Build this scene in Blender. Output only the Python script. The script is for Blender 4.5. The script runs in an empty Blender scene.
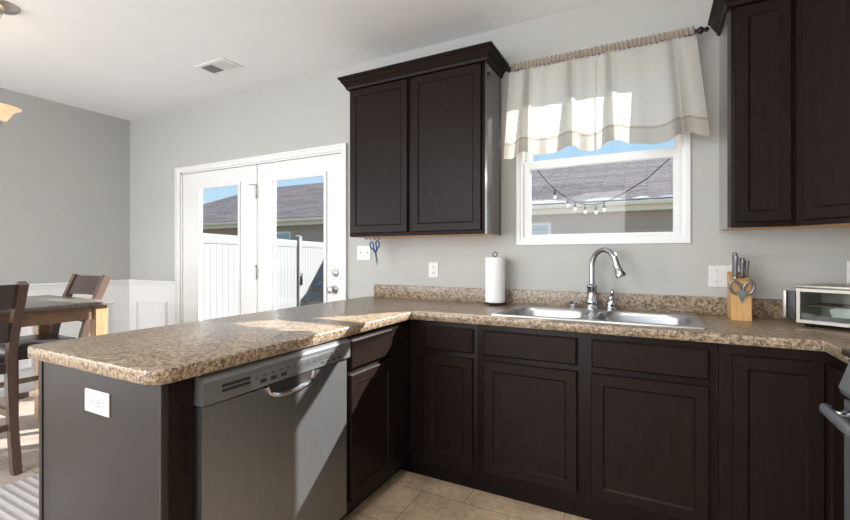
import bpy, bmesh, math, random
from mathutils import Vector, Matrix
random.seed(7)
S = bpy.context.scene
COL = S.collection
PI = math.pi
# ------------------------------------------------------------------ camera
cd = bpy.data.cameras.new('camera'); cam = bpy.data.objects.new('camera', cd); COL.objects.link(cam)
cam.location = (0, -2.6742, 1.2198); cam.rotation_euler = (PI/2, 0, 0.481)
cd.sensor_width = 36; cd.lens = 434.1/850*36; cd.shift_y = -4.67/850; cd.clip_start = .02; cd.clip_end = 200
S.camera = cam
# ------------------------------------------------------------------ world, sun, fill lights, exposure
S.view_settings.view_transform = 'Standard'; S.view_settings.look = 'None'
S.view_settings.gamma = 1; S.view_settings.use_curve_mapping = False
S.view_settings.exposure = 0.2
W = bpy.data.worlds.new('sky'); S.world = W; W.use_nodes = True
wn = W.node_tree.nodes; wl = W.node_tree.links; wn.clear()
wo = wn.new('ShaderNodeOutputWorld'); bg = wn.new('ShaderNodeBackground'); tc = wn.new('ShaderNodeTexCoord')
sx = wn.new('ShaderNodeSeparateXYZ'); rp = wn.new('ShaderNodeValToRGB')
wl.new(tc.outputs['Generated'], sx.inputs[0]); wl.new(sx.outputs['Z'], rp.inputs[0])
wl.new(rp.outputs[0], bg.inputs[0]); wl.new(bg.outputs[0], wo.inputs[0]); bg.inputs[1].default_value = .92
e = rp.color_ramp.elements
e[0].position = 0.0; e[0].color = (.72, .87, .97, 1); e[1].position = .6; e[1].color = (.22, .45, .85, 1)
n_ = e.new(.16); n_.color = (.50, .75, .97, 1)

def add_light(kind, name, loc, target, power, color, **kw):
    L = bpy.data.lights.new(name, kind); o = bpy.data.objects.new(name, L); COL.objects.link(o)
    o.location = loc; L.energy = power; L.color = color
    o.rotation_euler = (Vector(target)-Vector(loc)).to_track_quat('-Z', 'Y').to_euler()
    for k, v in kw.items(): setattr(L, k, v)
    return o
add_light('SUN', 'sun', (8, 10, 7), (7, 8.75, 6.065), 15.5, (1, .97, .92), angle=.009)
# soft fill lights added out of view, besides the kitchen lamp
add_light('AREA', 'rear_fill', (-2.5, -6.35, 1.45), (-2.9, 0, 2.9), 145, (.96, .985, 1), shape='RECTANGLE', size=4.1, size_y=2.1)  # broad fill added at the unseen rear of the room
add_light('AREA', 'dining_fill', (-4.9, -4.3, 1.5), (0, -3.2, 1.8), 70, (.96, .98, 1), shape='RECTANGLE', size=1.8, size_y=1.4)  # side fill added off to the left, no source of its own
add_light('AREA', 'kitchen_lamp', (-.15, -2.35, 2.52), (-.15, -2.35, 0), 11, (1, .90, .76), shape='DISK', size=.34)
add_light('AREA', 'living_fill', (-2.6, -4.6, 2.5), (-2.6, -4.6, 0), 110, (1, .97, .93), shape='DISK', size=1.2)  # overhead fill added to lift the left wall; no fixture here

# ------------------------------------------------------------------ materials
def new_mat(name):
    m = bpy.data.materials.new(name); m.use_nodes = True
    nt = m.node_tree; b = nt.nodes['Principled BSDF']
    return m, nt, b
def pos_node(nt, scale=(1, 1, 1), rot=(0, 0, 0), obj=False):
    mp = nt.nodes.new('ShaderNodeMapping'); mp.inputs['Scale'].default_value = scale; mp.inputs['Rotation'].default_value = rot
    if obj:
        t = nt.nodes.new('ShaderNodeTexCoord'); nt.links.new(t.outputs['Object'], mp.inputs[0])
    else:
        g = nt.nodes.new('ShaderNodeNewGeometry'); nt.links.new(g.outputs['Position'], mp.inputs[0])
    return mp
def ramp(nt, src, stops):
    r = nt.nodes.new('ShaderNodeValToRGB'); nt.links.new(src, r.inputs[0]); el = r.color_ramp.elements
    while len(el) < len(stops): el.new(.5)
    for q, (p, c) in zip(el, stops): q.position = p; q.color = tuple(c)+(1,) if len(c) == 3 else c
    return r
def noise(nt, mp, scale, detail=3, rough=.55):
    n = nt.nodes.new('ShaderNodeTexNoise'); n.inputs['Scale'].default_value = scale
    n.inputs['Detail'].default_value = detail; n.inputs['Roughness'].default_value = rough
    nt.links.new(mp.outputs[0], n.inputs['Vector']); return n
def bump(nt, b, src, strength, dist=.002):
    bp = nt.nodes.new('ShaderNodeBump'); bp.inputs['Strength'].default_value = strength; bp.inputs['Distance'].default_value = dist
    nt.links.new(src, bp.inputs['Height']); nt.links.new(bp.outputs[0], b.inputs['Normal']); return bp
def mixc(nt, fac, a, b, mode='MIX'):
    m = nt.nodes.new('ShaderNodeMix'); m.data_type = 'RGBA'; m.blend_type = mode
    for s, v in ((0, fac), (6, a), (7, b)):
        if hasattr(v, 'links') or isinstance(v, bpy.types.NodeSocket): nt.links.new(v, m.inputs[s])
        elif s == 0: m.inputs[0].default_value = v
        else: m.inputs[s].default_value = tuple(v)+(1,)
    return m.outputs[2]
def simple(name, col, rough=.5, metal=0, var=.08, scale=30, stretch=(1, 1, 1), bmp=0, coat=0, spec=None, obj=False, coat_rough=.15):
    m, nt, b = new_mat(name)
    mp = pos_node(nt, stretch, obj=obj); n = noise(nt, mp, scale)
    lo = tuple(c*(1-var) for c in col); hi = tuple(min(1, c*(1+var)) for c in col)
    r = ramp(nt, n.outputs['Fac'], [(.3, lo), (.7, hi)])
    nt.links.new(r.outputs[0], b.inputs['Base Color'])
    b.inputs['Roughness'].default_value = rough; b.inputs['Metallic'].default_value = metal
    if coat: b.inputs['Coat Weight'].default_value = coat; b.inputs['Coat Roughness'].default_value = coat_rough
    if spec is not None: b.inputs['Specular IOR Level'].default_value = spec
    if bmp: bump(nt, b, n.outputs['Fac'], bmp)
    return m
M = {}
M['wall'] = simple('wall_paint', (.475, .477, .462), .75, var=.015, scale=6, bmp=.03)
M['ceiling'] = simple('ceiling_paint', (.85, .865, .88), .9, var=.01, scale=8)
M['white'] = simple('white_trim_paint', (.80, .80, .80), .38, var=.01, scale=10)
M['vinyl'] = simple('white_vinyl', (.82, .83, .84), .35, var=.01)
M['cab'] = simple('espresso_cabinet', (.0132, .0080, .0068), .36, var=.25, scale=9, stretch=(6, 6, 1), spec=.12)
M['cabside'] = simple('espresso_laminate', (.024, .018, .017), .25, var=.08, scale=9, coat=1.0, coat_rough=.12)
M['endpanel'] = simple('reflection_lit_panel', (.029, .0235, .0215), .38, var=.06, scale=14, spec=.28, coat_rough=.3)  # espresso panel; reflected light is put into its greyer colour
M['rawwood'] = simple('raw_birch', (.90, .52, .20), .6, var=.12, scale=12, stretch=(.5, 6, 1))
M['black'] = simple('black_plastic', (.012, .012, .013), .4, var=.1)
M['darkiron'] = simple('dark_bronze_metal', (.022, .016, .014), .35, metal=.6, var=.1)
M['chrome'] = simple('chrome', (.50, .51, .54), .09, metal=1, var=.02)
M['sinksteel'] = simple('sink_steel', (.47, .48, .50), .30, metal=1, var=.04, scale=60, stretch=(1, 8, 1))
M['nickel'] = simple('brushed_nickel', (.50, .48, .45), .28, metal=1, var=.06, scale=40)
M['steel'] = simple('brushed_steel', (.235, .24, .25), .44, metal=.9, var=.10, scale=60, stretch=(8, 8, .25))
M['consolesteel'] = simple('console_silver', (.20, .204, .21), .38, metal=.5, var=.03, scale=50)
M['rangesteel'] = simple('range_steel', (.36, .38, .42), .28, metal=.6, var=.05, scale=50, stretch=(1, 1, 8))
M['fencevinyl'] = simple('fence_vinyl', (.21, .213, .217), .55, var=.02)
M['plate'] = simple('white_plastic_plate', (.70, .70, .70), .3, var=.01)
M['slot'] = simple('grey_slots', (.05, .05, .05), .5)
M['paper'] = simple('paper_towel', (.85, .865, .88), .9, var=.02, scale=90, bmp=.3)
M['bamboo'] = simple('light_block_wood', (.60, .34, .13), .45, var=.18, scale=10, stretch=(10, 10, .6), obj=True)
M['knifesteel'] = simple('grey_knife_handle', (.20, .205, .21), .38, metal=.55, var=.05)
M['markings'] = simple('panel_markings', (.02, .02, .02), .5)
M['whitemark'] = simple('white_marking', (.85, .82, .75), .5)
M['blue'] = simple('blue_handle_plastic', (.012, .06, .22), .35)
M['toaster'] = simple('toaster_steel', (.30, .28, .25), .34, metal=.85, var=.05, scale=40)
M['rack'] = simple('oven_rack_wire', (.7, .62, .5), .25, metal=1)
M['cavity'] = simple('oven_cavity', (.30, .31, .27), .45, metal=.3, var=.2, scale=20)
M['tray'] = simple('light_tray', (.55, .62, .65), .4)
M['chairdark'] = simple('dark_stained_wood', (.060, .040, .034), .42, var=.3, scale=14, stretch=(2, 2, 12), coat=.2)
M['chairpost'] = simple('brown_stained_wood', (.10, .061, .046), .42, var=.25, scale=14, stretch=(9, 9, 1), coat=.2)
M['sunlit'] = simple('sunlit_brown_wood', (.38, .235, .125), .45, var=.2, scale=14, stretch=(9, 9, 1))  # mid-brown table legs; sunlight is put into the paler colour
M['stretcherwood'] = simple('tan_wood', (.22, .155, .115), .5, var=.2)  # tan, paler than the chair posts
M['apronwood'] = simple('brown_apron_wood', (.24, .145, .09), .45, var=.2)
M['tabletop'] = simple('slate_table_top', (.15, .135, .12), .3, var=.22, scale=16, stretch=(1, 4, 1), coat=.35)
M['seatpad'] = simple('dark_vinyl_seat', (.05, .05, .055), .32, var=.1)
M['concrete'] = simple('patio_concrete', (.26, .26, .255), .9, var=.1, scale=5)
M['grass'] = simple('winter_lawn', (.16, .15, .08), .95, var=.3, scale=8)
M['fascia'] = simple('beige_fascia', (.86, .70, .52), .6, var=.04)
M['siding'] = simple('taupe_siding', (.48, .37, .30), .7, var=.04)
M['snow'] = simple('frost', (.85, .87, .9), .8, var=.03)
M['cover'] = simple('black_grill_cover', (.02, .02, .022), .25, var=.3, scale=12, bmp=.6)
M['bulb'] = simple('clear_bulb', (.85, .82, .78), .1, spec=.8)
M['concealed'] = simple('recess_shade', (.012, .010, .010), .6)
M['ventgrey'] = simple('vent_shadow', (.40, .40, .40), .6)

# speckled laminate
def granite():
    m, nt, b = new_mat('speckled_laminate')
    mp = pos_node(nt)
    n1 = noise(nt, mp, 75, 5, .75); n2 = noise(nt, mp, 95, 3, .7); n3 = noise(nt, mp, 140, 3, .7)
    base = ramp(nt, n1.outputs['Fac'], [(.40, (.06, .040, .027)), (.47, (.24, .168, .105)), (.56, (.36, .275, .19)), (.68, (.52, .44, .34))])
    dk = ramp(nt, n2.outputs['Fac'], [(.36, (1, 1, 1)), (.44, (0, 0, 0))])
    lt = ramp(nt, n3.outputs['Fac'], [(.59, (0, 0, 0)), (.68, (1, 1, 1))])
    c = mixc(nt, dk.outputs[0], base.outputs[0], (.055, .038, .030))
    c = mixc(nt, lt.outputs[0], c, (.60, .545, .47))
    nt.links.new(c, b.inputs['Base Color'])
    b.inputs['Roughness'].default_value = .30; b.inputs['Specular IOR Level'].default_value = .5
    return m
M['granite'] = granite()
def tile():
    m, nt, b = new_mat('travertine_tile')
    mp = pos_node(nt, (1, 1, 1), (0, 0, 0))
    mp.inputs['Location'].default_value = (.13, .07, 0)
    br = nt.nodes.new('ShaderNodeTexBrick'); nt.links.new(mp.outputs[0], br.inputs['Vector'])
    br.inputs['Scale'].default_value = 1; br.inputs['Brick Width'].default_value = .46; br.inputs['Row Height'].default_value = .31
    br.inputs['Mortar Size'].default_value = .003; br.inputs['Mortar Smooth'].default_value = .3; br.offset = .5
    br.inputs['Color1'].default_value = (.62, .47, .33, 1); br.inputs['Color2'].default_value = (.74, .59, .43, 1)
    br.inputs['Mortar'].default_value = (.33, .255, .18, 1)
    n = noise(nt, mp, 5, 6, .65); n2 = noise(nt, mp, 30, 4, .7)
    r = ramp(nt, n.outputs['Fac'], [(.3, (.72, .66, .60)), (.5, (1, 1, 1)), (.7, (1.25, 1.22, 1.18))])
    r2 = ramp(nt, n2.outputs['Fac'], [(.35, (.80, .76, .70)), (.55, (1, 1, 1))])
    c = mixc(nt, 1.0, br.outputs['Color'], r.outputs[0], 'MULTIPLY'); c = mixc(nt, 1.0, c, r2.outputs[0], 'MULTIPLY')
    nt.links.new(c, b.inputs['Base Color']); b.inputs['Roughness'].default_value = .38
    bump(nt, b, br.outputs['Fac'], -.3)
    return m
M['tile'] = tile()
def plankgrey():
    m, nt, b = new_mat('grey_brown_plank_floor')
    mp = pos_node(nt, (1, 1, 1), (0, 0, 0))
    br = nt.nodes.new('ShaderNodeTexBrick'); nt.links.new(mp.outputs[0], br.inputs['Vector'])
    br.inputs['Scale'].default_value = 1; br.inputs['Brick Width'].default_value = .61; br.inputs['Row Height'].default_value = .305
    br.inputs['Mortar Size'].default_value = .003; br.offset = .5
    br.inputs['Color1'].default_value = (.33, .27, .235, 1); br.inputs['Color2'].default_value = (.42, .36, .32, 1); br.inputs['Mortar'].default_value = (.20, .17, .15, 1)
    mp2 = pos_node(nt, (2, 14, 1)); n = noise(nt, mp2, 3, 5, .6)
    r = ramp(nt, n.outputs['Fac'], [(.3, (.78, .76, .74)), (.7, (1.15, 1.13, 1.1))])
    nt.links.new(mixc(nt, 1.0, br.outputs['Color'], r.outputs[0], 'MULTIPLY'), b.inputs['Base Color'])
    b.inputs['Roughness'].default_value = .36
    return m
M['plank'] = plankgrey()
def rugm():
    m, nt, b = new_mat('ribbed_grey_rug')
    mp = pos_node(nt)
    w = nt.nodes.new('ShaderNodeTexWave'); w.bands_direction = 'Y'; w.inputs['Scale'].default_value = 7.5
    w.inputs['Distortion'].default_value = .25; w.inputs['Detail'].default_value = 2; w.inputs['Detail Scale'].default_value = 6
    nt.links.new(mp.outputs[0], w.inputs['Vector'])
    n = noise(nt, mp, 90, 3, .7)
    a = ramp(nt, w.outputs['Color'], [(.0, (.44, .41, .41)), (.85, (.50, .47, .47)), (1.0, (.62, .60, .60))])
    r = ramp(nt, n.outputs['Fac'], [(.3, (.7, .7, .7)), (.7, (1.15, 1.15, 1.15))])
    nt.links.new(mixc(nt, 1.0, a.outputs[0], r.outputs[0], 'MULTIPLY'), b.inputs['Base Color'])
    b.inputs['Roughness'].default_value = .95; bump(nt, b, w.outputs['Color'], .6, .006)
    return m
M['rug'] = rugm()
def shingles():
    m, nt, b = new_mat('asphalt_shingles')
    g = nt.nodes.new('ShaderNodeTexCoord'); mp = nt.nodes.new('ShaderNodeMapping'); nt.links.new(g.outputs['Object'], mp.inputs[0])
    br = nt.nodes.new('ShaderNodeTexBrick'); nt.links.new(mp.outputs[0], br.inputs['Vector'])
    br.inputs['Scale'].default_value = 1; br.inputs['Brick Width'].default_value = 1.0; br.inputs['Row Height'].default_value = .14
    br.inputs['Mortar Size'].default_value = .012; br.offset = .5
    br.inputs['Color1'].default_value = (.18, .14, .125, 1); br.inputs['Color2'].default_value = (.30, .235, .21, 1); br.inputs['Mortar'].default_value = (.09, .068, .06, 1)
    n = noise(nt, mp, 5, 4, .75); r = ramp(nt, n.outputs['Fac'], [(.3, (.7, .68, .68)), (.7, (1.25, 1.2, 1.2))])
    mp2 = pos_node(nt, (1, 3, 1)); n2 = noise(nt, mp2, 9, 3, .7); r2 = ramp(nt, n2.outputs['Fac'], [(.66, (0, 0, 0)), (.70, (1, 1, 1))])
    c = mixc(nt, 1.0, br.outputs['Color'], r.outputs[0], 'MULTIPLY'); c = mixc(nt, r2.outputs[0], c, (.75, .77, .8))
    nt.links.new(c, b.inputs['Base Color']); b.inputs['Roughness'].default_value = .85
    bump(nt, b, br.outputs['Fac'], -.5, .02)
    return m
M['shingle'] = shingles()
def glass(name='clear_glass', tint=(.97, .98, .98), ior=1.35):
    m = bpy.data.materials.new(name); m.use_nodes = True; nt = m.node_tree; nt.nodes.clear()
    o = nt.nodes.new('ShaderNodeOutputMaterial'); t = nt.nodes.new('ShaderNodeBsdfTransparent'); g = nt.nodes.new('ShaderNodeBsdfGlossy')
    lw = nt.nodes.new('ShaderNodeLayerWeight'); lw.inputs[0].default_value = .5; x = nt.nodes.new('ShaderNodeMixShader')
    pw = nt.nodes.new('ShaderNodeMath'); pw.operation = 'POWER'; pw.inputs[1].default_value = 5; nt.links.new(lw.outputs['Facing'], pw.inputs[0])
    f = nt.nodes.new('ShaderNodeMath'); f.operation = 'MULTIPLY_ADD'; f.inputs[1].default_value = .9; f.inputs[2].default_value = (ior-1)**2/(ior+1)**2; nt.links.new(pw.outputs[0], f.inputs[0])
    t.inputs[0].default_value = tint+(1,); g.inputs['Roughness'].default_value = .02
    nt.links.new(f.outputs[0], x.inputs[0]); nt.links.new(t.outputs[0], x.inputs[1]); nt.links.new(g.outputs[0], x.inputs[2]); nt.links.new(x.outputs[0], o.inputs[0])
    return m
M['glass'] = glass(); M['ovenglass'] = glass('oven_glass', (.88, .89, .87), 1.45)
def linen(name, col, transl, hole):
    m = bpy.data.materials.new(name); m.use_nodes = True; nt = m.node_tree; nt.nodes.clear()
    o = nt.nodes.new('ShaderNodeOutputMaterial'); d = nt.nodes.new('ShaderNodeBsdfDiffuse'); t = nt.nodes.new('ShaderNodeBsdfTranslucent'); p = nt.nodes.new('ShaderNodeBsdfTransparent')
    mp = pos_node(nt, (60, 60, 60)); n = noise(nt, mp, 3, 2)
    r = ramp(nt, n.outputs['Fac'], [(.3, tuple(c*.9 for c in col)), (.7, tuple(min(1, c*1.05) for c in col))])
    nt.links.new(r.outputs[0], d.inputs[0]); nt.links.new(r.outputs[0], t.inputs[0])
    a = nt.nodes.new('ShaderNodeMixShader'); a.inputs[0].default_value = transl; nt.links.new(d.outputs[0], a.inputs[1]); nt.links.new(t.outputs[0], a.inputs[2])
    q = nt.nodes.new('ShaderNodeMixShader'); q.inputs[0].default_value = hole; nt.links.new(a.outputs[0], q.inputs[1]); nt.links.new(p.outputs[0], q.inputs[2])
    nt.links.new(q.outputs[0], o.inputs[0]); return m
M['linen'] = linen('sheer_linen', (.64, .625, .585), .40, .05); M['linenhem'] = linen('beige_linen_hem', (.44, .375, .31), .3, .06)
def lampglass():
    m, nt, b = new_mat('amber_shade_glass')
    mp = pos_node(nt); n = noise(nt, mp, 14, 3)
    r = ramp(nt, n.outputs['Fac'], [(.3, (.9, .62, .34)), (.7, (1, .80, .55))])
    nt.links.new(r.outputs[0], b.inputs['Base Color']); nt.links.new(r.outputs[0], b.inputs['Emission Color'])
    b.inputs['Emission Strength'].default_value = .45; b.inputs['Roughness'].default_value = .3
    return m
M['lampglass'] = lampglass()
def emis(name, col, s):
    m, nt, b = new_mat(name); b.inputs['Base Color'].default_value = col+(1,); b.inputs['Emission Color'].default_value = col+(1,); b.inputs['Emission Strength'].default_value = s; return m
M['lampwhite'] = emis('lit_diffuser', (1, .88, .72), 3.0)

# ------------------------------------------------------------------ helpers
I4 = Matrix.Identity(4)
def xf(bm, vs, mx):
    if mx is not None:
        for v in vs: v.co = mx @ v.co
def face(bm, vs):
    try: return bm.faces.new(vs)
    except ValueError: return None
def box(bm, x0, x1, y0, y1, z0, z1, mx=None, bev=0):
    if x0 > x1: x0, x1 = x1, x0
    if y0 > y1: y0, y1 = y1, y0
    if z0 > z1: z0, z1 = z1, z0
    v = [bm.verts.new((x, y, z)) for z in (z0, z1) for y in (y0, y1) for x in (x0, x1)]
    fs = [bm.faces.new([v[i] for i in q]) for q in ((0, 2, 3, 1), (4, 5, 7, 6), (0, 1, 5, 4), (2, 6, 7, 3), (0, 4, 6, 2), (1, 3, 7, 5))]
    if bev:
        ed = list({e for f in fs for e in f.edges})
        r = bmesh.ops.bevel(bm, geom=ed, offset=bev, segments=2, profile=.6, affect='EDGES')
        vs = {q for f in r['faces'] for q in f.verts} | {q for q in v if q.is_valid}
        xf(bm, vs, mx)
    else: xf(bm, v, mx)
def rings(bm, x0, x1, z0, z1, rr, mx=None):
    """nested rectangles in the x-z plane facing -y; rr = [(inset, y)...] from the back outwards, last one capped"""
    out = []
    for ins, y in rr:
        out.append([bm.verts.new(p) for p in ((x0+ins, y, z0+ins), (x1-ins, y, z0+ins), (x1-ins, y, z1-ins), (x0+ins, y, z1-ins))])
    for a, b in zip(out, out[1:]):
        for i in range(4): face(bm, [a[i], a[(i+1) % 4], b[(i+1) % 4], b[i]])
    face(bm, out[-1]); face(bm, out[0][::-1])
    xf(bm, [v for r in out for v in r], mx)
def frame(bm, x0, x1, z0, z1, w, y0, y1, mx=None, wt=None, wb=None):
    wt = wt or w; wb = wb or w
    box(bm, x0, x0+w, y0, y1, z0, z1, mx); box(bm, x1-w, x1, y0, y1, z0, z1, mx)
    box(bm, x0+w, x1-w, y0, y1, z1-wt, z1, mx); box(bm, x0+w, x1-w, y0, y1, z0, z0+wb, mx)
def lathe(bm, prof, c=(0, 0, 0), segs=24, mx=None, cap=True):
    rs = []
    for r, z in prof: rs.append([bm.verts.new((c[0]+r*math.cos(2*PI*i/segs), c[1]+r*math.sin(2*PI*i/segs), c[2]+z)) for i in range(segs)])
    for a, b in zip(rs, rs[1:]):
        for i in range(segs): face(bm, [a[i], a[(i+1) % segs], b[(i+1) % segs], b[i]])
    if cap: face(bm, rs[0][::-1]); face(bm, rs[-1])
    xf(bm, [v for r in rs for v in r], mx)
def tube(bm, pts, r, segs=10, mx=None, cap=True, flat=1.0):
    pts = [Vector(p) for p in pts]; n = len(pts); rad = r if isinstance(r, (list, tuple)) else [r]*n
    tan = [(pts[min(i+1, n-1)]-pts[max(i-1, 0)]).normalized() for i in range(n)]
    up = Vector((0, 0, 1)) if abs(tan[0].z) < .9 else Vector((1, 0, 0))
    nrm = tan[0].cross(up).normalized(); rs = []
    for i in range(n):
        nrm = (nrm-tan[i]*nrm.dot(tan[i])).normalized(); bi = tan[i].cross(nrm)
        rs.append([bm.verts.new(pts[i]+rad[i]*(math.cos(2*PI*k/segs)*nrm+flat*math.sin(2*PI*k/segs)*bi)) for k in range(segs)])
    for a, b in zip(rs, rs[1:]):
        for i in range(segs): face(bm, [a[i], a[(i+1) % segs], b[(i+1) % segs], b[i]])
    if cap: face(bm, rs[0][::-1]); face(bm, rs[-1])
    xf(bm, [v for q in rs for v in q], mx)
def prism(bm, poly, axis, a, b, mx=None):
    """poly of 2-D points extruded along axis ('x': (y,z), 'y': (x,z), 'z': (x,y))"""
    def P(p, t): return {'x': (t, p[0], p[1]), 'y': (p[0], t, p[1]), 'z': (p[0], p[1], t)}[axis]
    A = [bm.verts.new(P(p, a)) for p in poly]; B = [bm.verts.new(P(p, b)) for p in poly]; n = len(poly)
    for i in range(n): face(bm, [A[i], A[(i+1) % n], B[(i+1) % n], B[i]])
    face(bm, A[::-1]); face(bm, B); xf(bm, A+B, mx)
def sweep2d(bm, path, prof, mx=None):
    """prof [(offset to the right of travel, z)] along a flat open path with mitred corners, closed profile"""
    path = [Vector(p) for p in path]; n = len(path); rs = []
    for i in range(n):
        d0 = (path[i]-path[i-1]).normalized() if i else (path[1]-path[0]).normalized()
        d1 = (path[i+1]-path[i]).normalized() if i < n-1 else d0
        n0 = Vector((d0.y, -d0.x)); n1 = Vector((d1.y, -d1.x)); m = (n0+n1).normalized(); m /= max(.3, m.dot(n0))
        rs.append([bm.verts.new((path[i].x+m.x*o, path[i].y+m.y*o, z)) for o, z in prof])
    k = len(prof)
    for a, b in zip(rs, rs[1:]):
        for i in range(k): face(bm, [a[i], a[(i+1) % k], b[(i+1) % k], b[i]])
    face(bm, rs[0]); face(bm, rs[-1][::-1]); xf(bm, [v for r in rs for v in r], mx)
def BM(): return bmesh.new()
def mk(name, bm, mat, smooth=35):
    bmesh.ops.recalc_face_normals(bm, faces=bm.faces)
    me = bpy.data.meshes.new(name); bm.to_mesh(me); bm.free()
    me.materials.append(M[mat] if isinstance(mat, str) else mat)
    me.shade_smooth(); me.set_sharp_from_angle(angle=math.radians(smooth))
    o = bpy.data.objects.new(name, me); COL.objects.link(o); return o
BASE = {}
def thing(name, loc, label, cat, group=None, rotz=0, local=False):
    o = bpy.data.objects.new(name, None); COL.objects.link(o); o.location = loc; o.rotation_euler = (0, 0, rotz)
    o.empty_display_size = .05
    o['label'] = label; o['category'] = cat
    if group: o['group'] = group
    BASE[o.name] = Vector((0, 0, 0)) if local else Vector(loc)
    return o
def part(name, bm, mat, parent, label=None, smooth=35, kind=None):
    b = BASE.get(parent.name, Vector((0, 0, 0)))
    bmesh.ops.translate(bm, verts=bm.verts, vec=-b)
    o = mk(name, bm, mat, smooth); o.parent = parent; BASE[o.name] = b
    if label: o['label'] = label
    if kind: o['kind'] = kind
    return o
def single(name, bm, mat, label, cat, group=None, smooth=35):
    xs = [v.co for v in bm.verts]
    c = Vector(((min(p.x for p in xs)+max(p.x for p in xs))/2, (min(p.y for p in xs)+max(p.y for p in xs))/2, min(p.z for p in xs)))
    bmesh.ops.translate(bm, verts=bm.verts, vec=-c)
    o = mk(name, bm, mat, smooth); o.location = c; o['label'] = label; o['category'] = cat; BASE[o.name] = c
    if group: o['group'] = group
    return o
def struct(name, bm, mat, parent=None, smooth=35):
    if parent is not None: return part(name, bm, mat, parent, smooth=smooth)
    o = mk(name, bm, mat, smooth); o['kind'] = 'structure'; BASE[o.name] = Vector((0, 0, 0)); return o
def copy_tree(o, parent=None):
    c = o.copy(); COL.objects.link(c); c.parent = parent
    BASE[c.name] = BASE.get(o.name, Vector((0, 0, 0)))
    for ch in list(o.children): copy_tree(ch, c)
    return c
def MX(x, y, rot=0, z=0): return Matrix.Translation((x, y, z)) @ Matrix.Rotation(rot, 4, 'Z')

H = 2.667; XL = -4.98; XR = 1.184; YR = -6.5
CT = .914; CB = .874
# ------------------------------------------------------------------ room shell
bm = BM(); box(bm, XL, -1.87, YR, 0, -.06, 0); struct('floor', bm, 'plank')
bm = BM(); box(bm, -1.87, XR, YR, 0, -.06, 0); struct('floor', bm, 'tile')
bm = BM(); box(bm, XL-.12, XR+.12, YR-.12, .14, H, H+.12); struct('ceiling', bm, 'ceiling')
# back wall with openings for the french doors and the window
DX0, DX1, DZ = -4.105, -2.105, 2.035
WX0, WX1, WZ0, WZ1 = -.735, .169, 1.297, 2.325
bm = BM()
box(bm, XL-.12, DX0, 0, .14, -.06, H); box(bm, DX0, DX1, 0, .14, DZ, H); box(bm, DX1, WX0, 0, .14, -.06, H)
box(bm, WX0, WX1, 0, .14, -.06, WZ0); box(bm, WX0, WX1, 0, .14, WZ1, H); box(bm, WX1, XR+.12, 0, .14, -.06, H)
struct('wall_back', bm, 'wall')
bm = BM()
box(bm, XL-.12, XL, YR-.12, -5.2, -.06, H); box(bm, XL-.12, XL, -3.4, 0, -.06, H)
box(bm, XL-.12, XL, -5.2, -3.4, -.06, .85); box(bm, XL-.12, XL, -5.2, -3.4, 2.2, H); struct('wall_left', bm, 'wall')
bm = BM(); box(bm, XR, XR+.12, YR-.12, 0, -.06, H); struct('wall_right', bm, 'wall')
bm = BM(); box(bm, XL, -4.6, YR-.12, YR, -.06, H); box(bm, .8, XR, YR-.12, YR, -.06, H); box(bm, -4.6, .8, YR-.12, YR, 2.4, H); box(bm, -4.6, .8, YR-.12, YR, -.06, .35)
struct('wall_rear', bm, 'wall')

# wainscot, chair rail and baseboards of the dining corner
bm = BM()
box(bm, XL, XL+.012, -3.4, -.0, .0, .915); box(bm, XL+.012, -4.165, -.012, 0, 0, .915)
def mould(bm, a0, a1, z0, z1, along):   # picture frame moulding
    for w, d in ((.030, .010), (.014, .018)):
        o = (.030-w)/2
        if along == 'x': frame(bm, a0+o, a1-o, z0+o, z1-o, w, -.012-d, -.012)
        else: frame(bm, a0+o, a1-o, z0+o, z1-o, w, -.012-d, -.012, Matrix.Translation((XL, 0, 0)) @ Matrix.Rotation(PI/2, 4, 'Z'))
mould(bm, -4.83, -4.30, .20, .755, 'x')
for k in range(4): mould(bm, -.15-.62*(k+1)+.06, -.15-.62*k-.06, .20, .755, 'y')
struct('trim_1', bm, 'white')
bm = BM()
prof = [(0, .905), (.014, .905), (.020, .925), (.020, .935), (.030, .945), (.030, .962), (0, .962)]
sweep2d(bm, [(XL, -3.4), (XL, 0), (-4.165, 0)], [(o, z) for o, z in prof]); struct('trim_2', bm, 'white')
bm = BM(); box(bm, XL+.012, XL+.026, -3.4, -.026, 0, .11, bev=.003); box(bm, XL+.012, -4.165, -.026, -.012, 0, .11, bev=.003); struct('baseboard_left', bm, 'white')

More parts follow.
